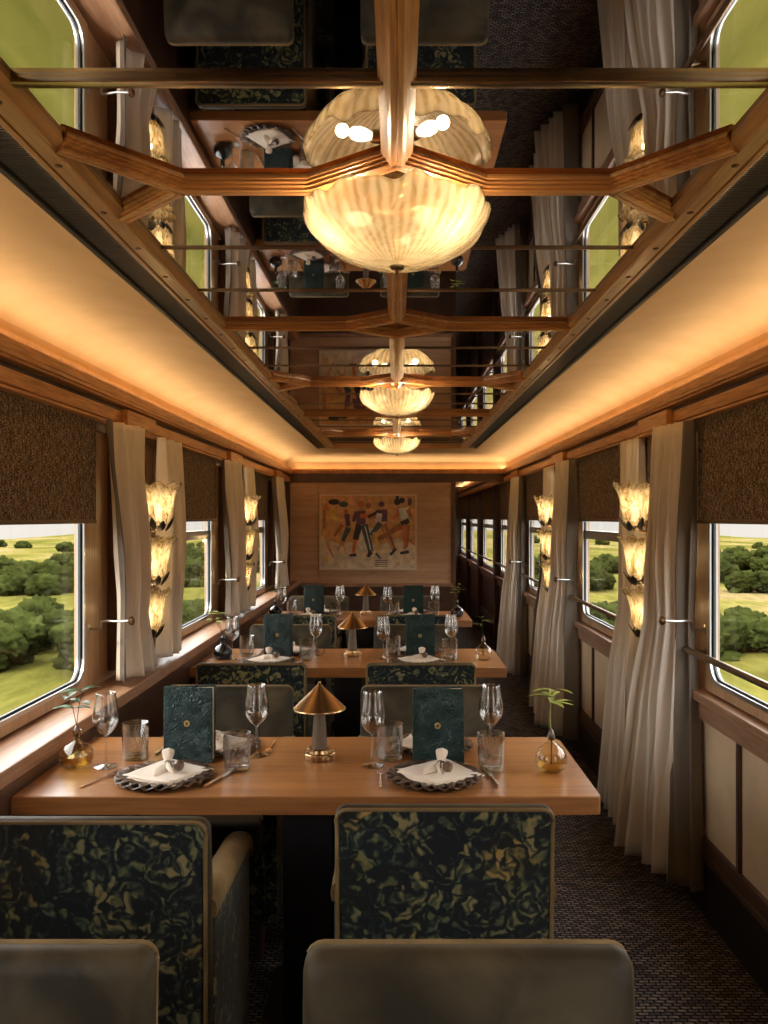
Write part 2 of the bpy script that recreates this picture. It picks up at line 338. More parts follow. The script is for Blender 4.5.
def thing(name, label, cat, loc=(0, 0, 0), rz=0, group=None):
    o = bpy.data.objects.new(name, None); COL.objects.link(o); o.empty_display_size = 0.05
    o.location = loc; o.rotation_euler = (0, 0, rz); tag(o, label, cat, group); return o
def tag(o, label, cat, group=None, kind=None):
    o['label'] = label; o['category'] = cat
    if group: o['group'] = group
    if kind: o['kind'] = kind
    return o
def struct(name, mb, mat, label, cat, smooth=False):
    o = mb.build(name, mat, smooth=smooth); return tag(o, label, cat, kind='structure')
def copy_tree(o, parent=None):
    c = o.copy(); COL.objects.link(c)
    if parent: c.parent = parent
    for ch in list(o.children): copy_tree(ch, c)
    return c
class Proto:
    def __init__(s, root): s.root = root; s.used = False
    def put(s, loc, rz=0, label=None, group=None, sc=None):
        o = s.root if not s.used else copy_tree(s.root)
        s.used = True; o.location = loc; o.rotation_euler = (0, 0, rz)
        if label: o['label'] = label
        if group: o['group'] = group
        if sc: o.scale = sc
        return o
def rrect(y0, y1, z0, z1, r, n=6):
    pts = []
    for (cy, cz, a0) in ((y1-r, z1-r, 0), (y0+r, z1-r, 90), (y0+r, z0+r, 180), (y1-r, z0+r, 270)):
        for k in range(n+1):
            a = math.radians(a0+90*k/n); pts.append((cy+r*math.cos(a), cz+r*math.sin(a)))
    return pts
def srect(y0, y1, z0, z1, n=6):   # square outline with the same vertex count as rrect
    pts = []
    for (cy, cz, dy0, dz0, dy1, dz1) in ((y1, z1, 0, -1, -1, 0), (y0, z1, 1, 0, 0, -1), (y0, z0, 0, 1, 1, 0), (y1, z0, -1, 0, 0, 1)):
        for k in range(n+1):
            t = k/n; e = 0.05
            if t <= 0.5: q = (0.5-t)*2*e; pts.append((cy+dy0*q, cz+dz0*q))
            else: q = (t-0.5)*2*e; pts.append((cy+dy1*q, cz+dz1*q))
    return pts

# ------------------------------------------------------------------ the car: shell
XW = 1.17; Y0 = -2.6; YE = 8.76; YC = 15.2
PIERS = [-0.64, 1.47, 3.58, 5.69, 7.80]
CPIERS = [9.60, 11.50, 13.40]
H = lambda h: EYE+h
Z_SILL = 0.83
MY1 = 7.02     # far end of the mirror ceiling

b = MB(); b.box(-XW-0.1, XW+0.1, Y0, YC, -0.05, 0.0)
struct('floor', b, M['carpet'], 'dark brown woven carpet with small pale dashes', 'carpet')

# cove ceiling: cream, flat beside the mirror frame and curving down behind the cornice
flat_h = 0.578
prof = [(0.640, flat_h)]
for k in range(1, 17):
    a = PI*k/16*0.86+0.10; prof.append((0.905-0.262*math.cos(a), 0.545+0.105*math.sin(a)))
prof = [p for p in prof if p[1] > 0.5]+[(1.158, 0.52), (1.160, 0.46)]
prof[1:] = [q for q in prof[1:] if q[0] > 0.655]
prof[0] = (0.652, 0.583); prof = [prof[0]]+[q for q in prof[1:] if q[0] > 0.665]
def hprof(u):
    for (a, ha), (c, hc) in zip(prof, prof[1:]):
        if u <= c: return ha+(hc-ha)*max(0, (u-a))/(c-a)
    return prof[-1][1]
PK = max(h for _, h in prof); UPK = [u for u, h in prof if h == PK][0]
hv = lambda u: PK if u <= UPK else hprof(u)
b = MB()
us = [u for u, _ in prof]+[1.10, 1.13, 1.145]; us = sorted(set(us))
for sx in (-1, 1):
    b.grid([[(sx*u, y, H(hprof(u))) for u in us] for y in (Y0, MY1)])
    b.grid([[(sx*u, MY1, H(hprof(u))) for u in us], [(sx*u, MY1, H(hv(u))) for u in us]])
xs_ = [-u for u in reversed(us)]+[-0.3, 0, 0.3]+us
ye_ = [MY1, 7.4, 7.8, 8.2]+[YE+0.03-(1.16-u) for u in us if u > 0.7]
b.grid([[(x, y, H(min(hv(abs(x)), hv(1.16-(YE+0.03-y))))) for x in xs_] for y in ye_])
b.grid([[(-0.652, MY1, H(0.583)), (0.652, MY1, H(0.583))], [(-0.652, MY1, H(PK)), (0.652, MY1, H(PK))]])
struct('ceiling', b, M['cove'], 'cream fabric cove ceiling glowing around the mirror frame', 'ceiling', smooth=True)
b = MB(); b.box(-XW-0.1, XW+0.1, Y0, YE+0.04, H(0.70), H(0.74))
b.box(-XW-0.1, XW+0.1, YE+0.04, YC, H(0.55), H(0.6))
struct('ceiling_roof', b, M['cove'], 'roof deck above the cove ceiling and cream ceiling past the end wall', 'ceiling')

# walls, one per side, with window holes
def bays(side):
    ps = PIERS + (CPIERS if side > 0 else [])
    return ps
WIN = []  # (side, y0, y1, index)
for sx in (-1, 1):
    ps = PIERS+(CPIERS+[15.3] if sx > 0 else [])
    for i in range(len(ps)-1):
        hw = 0.49 if ps[i+1] <= 7.9 else 0.33
        WIN.append((sx, ps[i]+(0.49 if ps[i] < 8 else 0.33), ps[i+1]-hw, i))
ZG0, ZG1 = H(-0.585), H(0.33)
for sx in (-1, 1):
    yend = YE+0.05 if sx < 0 else YC
    b = MB()
    X = lambda a, c: (min(sx*a, sx*c), max(sx*a, sx*c))
    x0, x1 = X(1.155, 1.185)
    b.box(x0, x1, Y0, yend, 0, ZG0-0.03); b.box(x0, x1, Y0, yend, ZG1+0.03, H(0.70))
    ws = [w for w in WIN if w[0] == sx]
    e = [Y0]+[v for w in ws for v in (w[1]-0.03, w[2]+0.03)]+[yend]
    for i in range(0, len(e), 2):
        if e[i+1]-e[i] > 0.01: b.box(x0, x1, e[i], e[i+1], ZG0-0.03, ZG1+0.03)
    struct('wall_left' if sx < 0 else 'wall_right', b, M['frame_wood'],
           'tan wood side wall with windows, on the %s' % ('left' if sx < 0 else 'right'), 'wall')
b = MB(); b.box(-XW-0.1, XW+0.1, Y0-0.1, Y0, 0, H(0.70))
struct('wall_front', b, M['panel_wood'], 'wood wall behind the viewer', 'wall')

# windows
wn = 0
for (sx, y0, y1, i) in WIN:
    wn += 1
    place = '%s window %s' % ('left' if sx < 0 else 'right', ['before the nearest pier', 'beside the nearest table', 'beside the middle table', 'beside the farthest table', 'just past the end wall', 'second past the end wall', 'third past the end wall', 'farthest'][min(i, 7)])
    r = thing('window_%d' % wn, place, 'window', (sx*1.155, (y0+y1)/2, ZG0)); r['kind'] = 'structure'
    cy = (y0+y1)/2; a = y0-cy; c = y1-cy; zt = ZG1-ZG0
    f = lambda pts, x: [(x, p[0], p[1]) for p in pts]
    b = MB(); b.ring(f(srect(a-0.05, c+0.05, -0.05, zt+0.05), -sx*0.012), f(rrect(a, c, 0, zt, 0.075), -sx*0.012), (sx*0.013, 0, 0))
    b.build('window_frame', M['frame_wood'], r, angle=0.5)
    b = MB(); b.ring(f(rrect(a-0.014, c+0.014, -0.014, zt+0.014, 0.085), -sx*0.018), f(rrect(a+0.0, c-0.0, 0.0, zt, 0.075), -sx*0.018), (sx*0.03, 0, 0))
    b.build('metal_rim', M['steel'], r, angle=0.5)
    b = MB(); b.ring(f(rrect(a-0.002, c+0.002, -0.002, zt+0.002, 0.076), -sx*0.006), f(rrect(a+0.007, c-0.007, 0.007, zt-0.007, 0.072), -sx*0.006), (sx*0.008, 0, 0))
    b.build('gasket', M['rubber'], r, angle=0.5)
    b = MB(); b.box(*(sorted((-sx*0.003, sx*0.001))), a-0.01, c+0.01, -0.01, zt+0.01)
    b.build('pane', M['window_glass'], r, smooth=False)
    if i >= 2:
        b = MB(); b.box(*(sorted((-sx*0.006, sx*0.02))), a+0.004, c-0.004, H(-0.125)-ZG0, H(-0.075)-ZG0, 0.004)
        b.box(*(sorted((-sx*0.012, sx*0.0))), a+0.02, c-0.02, H(-0.105)-ZG0, H(-0.095)-ZG0, 0.002)
        b.build('transom', M['steel'], r)
    for sy in (a-0.055, c+0.055):
        for zz in (0.1, 0.42, 0.74):
            if sy == sy:
                b = MB(); b.lathe([(0.0, -0.001), (0.006, -0.001), (0.006, 0.002), (0.0, 0.004)], 8, mat=Matrix.Translation((-sx*0.012 if abs(sy) < max(-a, c)+0.045 else 0.0, sy, zz)) @ Matrix.Rotation(-sx*PI/2, 4, 'Y'))
                b.build('screw', M['dark_brass'], r)

# sills, lower walls
b = MB()
b.box(-1.16, -1.0, Y0, YE, 0, Z_SILL-0.045)
struct('trim_1', b, M['dark_wood'], 'dark walnut lower wall casing under the left windows', 'wall casing')
b = MB(); b.box(-1.165, -0.995, Y0, YE, Z_SILL-0.045, Z_SILL, 0.006)
struct('trim_2', b, M['sill_wood'], 'long brown wooden sill under the left windows', 'window sill')
b = MB(); b.box(1.10, 1.165, Y0, YC, Z_SILL-0.035, Z_SILL, 0.006); b.box(1.122, 1.16, Y0, YC, 0.725, Z_SILL-0.035, 0.004)
struct('trim_3', b, M['sill_wood'], 'brown wooden sill and apron under the right windows', 'window sill')
# wainscot right: cream panels with dark stiles
b = MB(); b.box(1.145, 1.16, Y0, 8.0, 0.27, 0.73); struct('trim_4', b, M['wainscot'], 'cream lower wall panels between brown stiles on the right', 'wall panels')
b = MB(); b.box(1.145, 1.16, 8.0, YC, 0.27, 0.73); struct('trim_5', b, M['dark_wood_z'], 'brown lower wall panels past the end wall', 'wall panels')
b = MB()
for p in PIERS+CPIERS:
    w = 0.17 if p < 8 else 0.10
    b.box(1.132, 1.155, p-w, p+w, 0.27, 0.73, 0.003)
    for d in (-0.75, 0.75):
        if p+d < YC and p < 8: b.box(1.132, 1.155, p+d-0.012, p+d+0.012, 0.27, 0.73, 0.003)
b.box(1.128, 1.16, Y0, YC, 0.235, 0.29, 0.006); b.box(1.12, 1.16, Y0, YC, 0.215, 0.24, 0.006)
struct('trim_6', b, M['dark_wood'], 'dark brown stiles and rail around the right wall panels', 'wall trim')
b = MB(); b.box(1.135, 1.16, Y0, YC, 0.0, 0.22)
struct('baseboard_right', b, M['black'], 'black baseboard along the right wall', 'baseboard')

# cornices
def cornice_prof(s):
    # (u, v) measured from the inner top lip; u positive towards the wall
    return [(0.0, 0.0), (0.006, 0.004), (0.012, 0.0), (0.012, -0.028), (0.09, -0.03), (0.09, -0.04), (0.012, -0.04), (0.004, -0.036), (0.0, -0.03)]
def path_cornice(off, h):
    return [(-(1.08+off), Y0, H(h)), (-(1.08+off), YE-0.02+off, H(h)), (1.08+off, YE-0.02+off, H(h)), (1.08+off, Y0, H(h))]
b = MB()
for sx in (-1, 1):
    X = lambda a, c: (min(sx*a, sx*c), max(sx*a, sx*c))
    ye = YE if sx < 0 else YC
    b.box(*X(1.078, 1.092), Y0, ye, H(0.470), H(0.505), 0.004)
    b.box(*X(1.080, 1.155), Y0, ye, H(0.458), H(0.473))
    b.box(*X(1.086, 1.155), Y0, ye, H(0.448), H(0.458), 0.003)
b.box(-1.15, 1.09, YE-0.022, YE-0.008, H(0.470), H(0.505), 0.004)
b.box(-1.15, 1.15, YE-0.008, YE+0.03, H(0.458), H(0.470))
struct('trim_7', b, M['cherry'], 'orange cherry wood upper cornice around the cove ceiling', 'cornice')
b = MB()
for sx in (-1, 1):
    X = lambda a, c: (min(sx*a, sx*c), max(sx*a, sx*c)); ye = YE if sx < 0 else YC
    b.box(*X(1.125, 1.156), Y0, ye, H(0.395), H(0.450))
    b.box(*X(1.13, 1.156), Y0, ye, H(0.330), H(0.395))
b.box(-1.15, 1.15, YE-0.01, YE+0.04, H(0.375), H(0.458))
struct('trim_8', b, M['dark_wood'], 'dark walnut recess band below the cornice', 'cornice band')
b = MB()
for sx in (-1, 1):
    X = lambda a, c: (min(sx*a, sx*c), max(sx*a, sx*c)); ye = YE if sx < 0 else YC
    b.box(*X(1.098, 1.128), Y0, ye, H(0.378), H(0.425), 0.005)
    b.box(*X(1.090, 1.128), Y0, ye, H(0.362), H(0.372), 0.003)
    for p in PIERS:
        b.box(*X(1.070, 1.10), p-0.20, p+0.20, H(0.372), H(0.432), 0.004)
struct('trim_9', b, M['cherry'], 'cherry wood curtain rail moulding along both side walls', 'pelmet')
# light strips hidden behind the cornice lip
M['housing'] = M['black']
def led(lab, a, c, nx, ny):
    # a, c: ends of the strip's lower edge; (nx, ny): direction towards the room
    b = MB(); A = Vector(a); C_ = Vector(c); n = Vector((nx, ny, 0)); up = Vector((0, 0, 0.022))-n*0.016; th = n*(-0.0025)
    b.mi = 0; b.face([b._v(A), b._v(C_), b._v(C_+up), b._v(A+up)])
    b.mi = 1; b.face([b._v(A+th), b._v(C_+th), b._v(C_+up+th), b._v(A+up+th)])
    tag(b.build('cove_light_strip', [M['led'], M['housing']], smooth=False), lab, 'light strip')
led('warm light strip behind the left cornice lip', (-1.102, Y0+0.1, H(0.489)), (-1.102, YE-0.1, H(0.489)), 1, 0)
led('warm light strip behind the right cornice lip', (1.102, Y0+0.1, H(0.489)), (1.102, YC-0.3, H(0.489)), -1, 0)
led('warm light strip behind the cornice on the painting wall', (-1.05, YE-0.002, H(0.474)), (1.05, YE-0.002, H(0.474)), 0, -1)

# ------------------------------------------------------------------ ceiling mirror
HM = 0.595
mir = thing('ceiling_mirror', 'smoked mirror ceiling panels reflecting the dining tables', 'mirror', (0, 0, H(HM)))
joints = [-1.90, -1.11, -0.37, -0.02, 1.15, 1.87, 2.22, 2.97, 3.32, 4.07, 4.42, 5.17, 5.52, 6.27, 6.62]
ys = [Y0+0.02]+joints+[MY1]
for i in range(len(ys)-1):
    b = MB(); b.box(-0.53, 0.53, ys[i]+0.002, ys[i+1]-0.002, 0.0, 0.006); b.build('mirror_panel', M['mirror'], mir, smooth=False)
for i, y in enumerate(joints):
    w = 0.009 if abs(y-1.15) < 0.01 else 0.0035
    b = MB(); b.box(-0.53, 0.53, y-w, y+w, -0.004 if w < 0.005 else -0.010, 0.004, 0.002 if w > 0.005 else 0.001)
    b.build('joint_strip', M['joint'] if w > 0.005 else M['dark_brass'], mir, label='thick dark brass joint strip' if w > 0.005 else None)

# wooden lattice
fr = thing('ceiling_frame', 'orange wooden lattice frame with diamonds over the mirror ceiling', 'ceiling frame', (0, 0, H(0.574)))
def ridged(w=0.026, h=0.023):
    r = [(w*0.34, 0.0), (w*0.52, 0.0022), (w*0.40, 0.0040), (w*0.40, 0.0056), (w*0.70, 0.0078), (w*0.58, 0.0095), (w*0.58, 0.011), (w*0.88, 0.0132), (w*0.76, 0.015), (w*0.76, 0.0162), (w, 0.0175), (w, h)]
    return [(-a, v) for a, v in reversed(r)]+[(0-w*0.08, 0), (0, 0.002), (w*0.08, 0)]+r
RP = ridged()
BY = [1.505+1.1*k for k in (-2, -1, 0, 1, 2, 3, 4)]
DX, DY = 0.148, 0.112
def frame_part(name, path, closed=False, mat='cherry'):
    b = MB(); b.sweep(RP, path, closed); return b.build(name, M[mat], fr, angle=0.35)
for k, y in enumerate(BY):
    forked = (k % 2 == 0)
    frame_part('diamond_frame', [(-DX, y, 0), (0, y-DY, 0), (DX, y, 0), (0, y+DY, 0)], True, 'cherry_x')
    for s in (-1, 1):
        if forked:
            xb = 0.383
            frame_part('cross_beam', [(s*DX, y, 0), (s*xb, y, 0), (s*0.53, y-0.172, 0)], mat='cherry_x')
            frame_part('fork_brace', [(s*xb, y, 0), (s*0.53, y+0.145, 0)], mat='cherry_x')
        else:
            frame_part('cross_beam', [(s*DX, y, 0), (s*0.53, y, 0)], mat='cherry_x')
for a, c in zip([Y0+0.05-DY]+BY, BY+[MY1+DY]):
    if c-DY-(a+DY) > 0.03: frame_part('spine_beam', [(0, a+DY, 0), (0, c-DY, 0)])
bolt = None
for s in (-1, 1):
    rp = [(0.519, 0.030), (0.519, 0.012), (0.530, 0.007), (0.535, 0.005), (0.538, 0.0), (0.564, 0.0), (0.565, 0.004), (0.565, 0.030)]
    b = MB(); b.grid([[(s*x, y, v) for x, v in rp] for y in (Y0, MY1)], close_u=True); rail = b.build('side_rail', M['cherry_pale'], fr, smooth=False)
    b = MB(); b.box(*sorted((s*0.5645, s*0.568)), Y0, MY1, 0.008, 0.03); b.box(*sorted((s*0.645, s*0.657)), Y0, MY1+0.01, -0.003, 0.02, 0.002); b.build('shadow_gap', M['black'], fr, smooth=False)
    b = MB(); b.box(*sorted((s*0.568, s*0.579)), Y0, MY1, -0.001, 0.02, 0.002); b.build('outer_strip', M['cherry_pale'], fr, smooth=False)
    b = MB(); b.box(*sorted((s*0.579, s*0.646)), Y0, MY1, 0.005, 0.02); b.build('vent_grille', M['grille'], fr, smooth=False)
    # small reflective inset in the grille near the far end
    n = 0; y = 1.172-0.2125*4
    while y < MY1-0.05:
        if bolt is None:
            b = MB(); b.lathe([(0.0065, 0.002), (0.0065, -0.0015), (0.004, -0.003), (0.0, -0.003)], 10); bolt = b.build('bolt', M['dark_brass'], rail); o = bolt
        else:
            o = bolt.copy(); COL.objects.link(o); o.parent = rail
        o.location = (s*0.551, y, 0); y += 0.2125
b = MB(); b.box(-0.565, 0.565, MY1-0.02, MY1+0.012, 0.0, 0.03, 0.003); b.build('end_rail', M['cherry_x'], fr, smooth=False)

# ------------------------------------------------------------------ pendants
def make_pendant():
    r = thing('pendant_lamp', '', 'pendant lamp')
    R = 0.163
    prof = []
    for k in range(15):
        t = k/14; a = t*PI/2*0.96
        prof.append((0.010+(R-0.010)*math.sin(a)**1.12, -0.096*math.cos(a)**1.15))
    prof = [(r_, z) for r_, z in prof]+[(R*1.012, 0.004)]
    nf = 44
    def fn(r_, z, a):
        t = r_/R; w = math.sin(a*nf/2+0.9*t+0.3*math.sin(3*a))*0.5+0.2*math.sin(a*13+2*t)
        rr = r_*(1+0.020*w*min(1, t*1.3))
        zz = z+(0.006*math.sin(a*9+1)+0.004*math.sin(a*17))*t**4
        return rr, zz
    b = MB(); b.lathe(prof, 176, fn=fn); o = b.build('glass_bowl', M['bowl_glass'], r, angle=3)
    sm = o.modifiers.new('thickness', 'SOLIDIFY'); sm.thickness = 0.004
    b = MB(); b.lathe([(0.0, -0.108), (0.004, -0.107), (0.005, -0.103), (0.004, -0.100), (0.011, -0.098), (0.013, -0.094), (0.0, -0.092)], 16); b.build('finial', M['dark_brass'], r)
    b = MB(); b.lathe([(0.005, -0.098), (0.005, 0.046)], 10, cap=True); b.lathe([(0.016, -0.03), (0.02, -0.02), (0.016, -0.005), (0.008, 0.0)], 14, cap=True)
    b.build('stem', M['brass'], r)
    b = MB(); b.lathe([(0.008, 0.030), (0.03, 0.038), (0.034, 0.046)], 20, cap=True); b.build('canopy', M['brass'], r)
    for k in range(3):
        a = 2*PI*k/3+1.4; mt = Matrix.Rotation(a, 4, 'Z') @ Matrix.Translation((0.014, 0, -0.018)) @ Matrix.Rotation(PI/2, 4, 'Y')
        b = MB(); b.lathe([(0.011, 0.0), (0.012, 0.03), (0.010, 0.034)], 12, cap=True, mat=mt); sk = b.build('socket', M['dark_brass'], r)
        b = MB(); b.lathe([(0.007, 0.034), (0.011, 0.044), (0.013, 0.056), (0.011, 0.068), (0.005, 0.075), (0.0005, 0.077)], 12, mat=mt); b.build('bulb', M['bulb'], sk)
    return r
pend = Proto(make_pendant())
PEND = [(1.505, 'large ribbed amber glass bowl pendant nearest the viewer'), (3.705, 'ribbed amber glass bowl pendant over the middle table, second from the viewer'), (5.905, 'small looking ribbed glass bowl pendant farthest away, nearest the painting'), (-0.695, 'ribbed amber glass bowl pendant behind the viewer')]  # last one is unseen, added along the row's spacing to light the foreground
for (y, lab) in PEND:
    pend.put((0.0, y, H(0.539)), label=lab, group='glass bowl pendants under the mirror ceiling')
    for k in range(3):
        a = 2*PI*k/3+1.4
        l = bpy.data.lights.new('pendant_light', 'POINT'); l.energy = 0.56; l.color = (1.0, 0.80, 0.54); l.shadow_soft_size = 0.011
        lo = bpy.data.objects.new('pendant_light', l); COL.objects.link(lo); lo.location = (0.101*math.cos(a), y+0.101*math.sin(a), H(0.539)-0.019)

# ------------------------------------------------------------------ pier mirrors and sconces
for sx in (-1, 1):
    for p in PIERS[1:]:
        s_ = 'left' if sx < 0 else 'right'
        nm = {1.47: 'nearest, beside the viewer', 3.58: 'between the nearest two windows', 5.69: 'second from the viewer', 7.80: 'farthest from the viewer'}[p]
        r = thing('pier_mirror', 'narrow wood framed mirror on the %s wall, %s' % (s_, nm), 'mirror', (sx*1.155, p, 0.86), 0, 'narrow mirrors between the windows')
        b = MB(); X = lambda a, c: sorted((-sx*a, -sx*c))
        b.box(*X(0, 0.012), -0.12, 0.12, 0.02, H(0.35)-0.86); b.build('mirror_glass', M['mirror'], r, smooth=False)
        b = MB()
        for d in (-0.155, 0.155): b.box(*X(0.0, 0.045), d-0.035, d+0.035, 0.0, H(0.36)-0.86, 0.006)
        b.box(*X(0, 0.04), -0.16, 0.16, H(0.30)-0.86, H(0.36)-0.86, 0.005); b.box(*X(0, 0.04), -0.16, 0.16, 0.0, 0.05, 0.005)
        b.build('mirror_frame', M['dark_wood_z'] if sx > 0 else M['dark_wood_z'], r, smooth=False)
def leaf_mesh(b, base, direction, up, ln, wd, curl=0.2, n=5):
    d = Vector(direction).normalized(); u = Vector(up); side = d.cross(u).normalized(); nn = side.cross(d).normalized()
    rows = []
    for k in range(n+1):
        t = k/n; w = wd*math.sin(PI*min(1, t*0.93+0.05))**0.8; c = Vector(base)+d*ln*t-nn*curl*ln*t*t
        rows.append([c-side*w+nn*w*0.35, c, c+side*w+nn*w*0.35])
    b.grid(rows)
def make_sconce():
    r = thing('wall_sconce', '', 'wall sconce')   # local +X points into the car
    b = MB(); b.box(0.0, 0.010, -0.035, 0.035, -0.30, 0.40, 0.004); b.tube([(0.018, 0, -0.29), (0.022, 0, 0.0), (0.018, 0, 0.32)], 0.009)
    b.lathe([(0.002, -0.33), (0.012, -0.32), (0.016, -0.31), (0.008, -0.30)], 12, c=(0.02, 0, 0)); b.build('backplate', M['brass'], r)
    for i, z in enumerate((0.15, -0.078, -0.30)):
        cx = (0.132, 0.114, 0.092)[i]
        def fn(r_, zz, a, i=i):
            t = zz/0.165
            w = math.sin(a*8+i)*0.5+0.4*math.sin(a*19+3*t)
            return r_*1.18*(1+0.05*w*t+0.012*math.sin(a*30+i)), zz*1.08+(0.008*math.sin(a*8+i)+0.005*math.sin(a*19))*t**3
        b = MB(); b.lathe([(0.016, 0.0), (0.030, 0.008), (0.042, 0.03), (0.047, 0.06), (0.050, 0.095), (0.057, 0.13), (0.068, 0.155), (0.076, 0.165)], 72, c=(cx, 0, z), fn=fn)
        sh = b.build('glass_shade', M['tulip_glass'], r, angle=3); md = sh.modifiers.new('thickness', 'SOLIDIFY'); md.thickness = 0.003
        b = MB(); b.tube([(0.02, 0, z-0.02), (0.05, 0, z-0.035), (cx, 0, z-0.012), (cx, 0, z+0.02)], 0.006); b.lathe([(0.018, -0.004), (0.020, 0.006), (0.010, 0.012)], 12, c=(cx, 0, z), cap=True)
        b.build('arm', M['brass'], r)
        b = MB(); b.lathe([(0.008, 0.02), (0.014, 0.045), (0.016, 0.065), (0.010, 0.085), (0.0005, 0.095)], 12, c=(cx, 0, z)); b.build('bulb', M['bulb'], r)
        for k, a in enumerate((-2.5, -1.75, -1.0, -0.2, 0.8, 1.75)):
            b = MB(); d = Vector((math.cos(a)*0.5, math.sin(a)*0.5, 1.0))
            leaf_mesh(b, (cx+0.030*math.cos(a), 0.030*math.sin(a), z-0.020), d, (math.cos(a), math.sin(a), -0.3), 0.070 if k % 2 else 0.052, 0.014, -0.10)
            o = b.build('metal_leaf', M['leaf_metal'], r); md = o.modifiers.new('thickness', 'SOLIDIFY'); md.thickness = 0.0015
        if i == 0:
            for k, a in enumerate((-2.2, -1.2, 1.5)):
                b = MB(); leaf_mesh(b, (0.035, 0.012*math.sin(a), z+0.165), (0.5+0.2*math.cos(a), 0.45*math.sin(a), 1.0), (1, 0, -0.4), 0.085, 0.016, 0.1)
                o = b.build('metal_leaf', M['leaf_metal'], r); md = o.modifiers.new('thickness', 'SOLIDIFY'); md.thickness = 0.0015
            b = MB(); b.tube([(0.012, 0, z+0.10), (0.03, 0, z+0.15), (0.04, 0, z+0.18)], 0.004); b.build('branch', M['brass'], r)
        b = MB()
        for k in range(9): b.lathe([(0.0005, -0.006), (0.006, -0.002), (0.0065, 0.002), (0.0005, 0.006)], 6, c=(cx-0.03+0.012*(k % 3), 0.02*math.sin(k*2.4), z-0.004+0.003*(k % 2)))
        b.build('berry_cluster', M['gold'], r)
    return r
sc_proto = Proto(make_sconce())
for (sx, p, lab) in ((-1, 3.58, 'three tier glass tulip sconce on the left wall, nearest one'), (1, 3.58, 'three tier glass tulip sconce on the right wall, nearest one'),
                     (-1, 5.69, 'three tier glass tulip sconce on the left wall, farther one'), (1, 5.69, 'three tier glass tulip sconce on the right wall, farther one'),
                     (-1, 1.47, 'three tier glass tulip sconce beside the viewer on the left wall'), (1, 1.47, 'three tier glass tulip sconce beside the viewer on the right wall')):  # the pair beside the viewer is unseen, added for light on the near chairs
    sc_proto.put((sx*1.135, p, 1.285), 0 if sx < 0 else PI, label=lab, group='tulip wall sconces between the windows')
    for z, cx in ((0.15, 0.132), (-0.078, 0.114), (-0.30, 0.092)):
        l = bpy.data.lights.new('sconce_light', 'POINT'); l.energy = 0.52; l.color = (1.0, 0.79, 0.52); l.shadow_soft_size = 0.012
        lo = bpy.data.objects.new('sconce_light', l); COL.objects.link(lo); lo.location = (sx*(1.135-cx), p, 1.285+z+0.11)

# ------------------------------------------------------------------ roller blinds
for (sx, y0, y1, i) in WIN:
    if i == 0 : continue
    wh = ['', 'nearest the viewer', 'beside the middle table', 'beside the farthest table', 'first past the end wall', 'second past the end wall', 'third past the end wall', 'farthest along the corridor'][i]
    r = thing('roller_blind', 'brown tweed roller blind on the %s, %s' % ('left' if sx < 0 else 'right', wh), 'blind', (sx*1.122, (y0+y1)/2, 1.46), 0, 'brown roller blinds half drawn over the windows')
    hw = (y1-y0)/2+0.075
    b = MB(); b.box(-0.0015, 0.0015, -hw, hw, 0.0, 0.375); b.build('fabric', M['tweed'], r, smooth=False)
    b = MB(); b.box(-0.005, 0.005, -hw, hw, -0.010, 0.004, 0.002); b.build('hem_bar', M['dark_brass'], r, smooth=False)

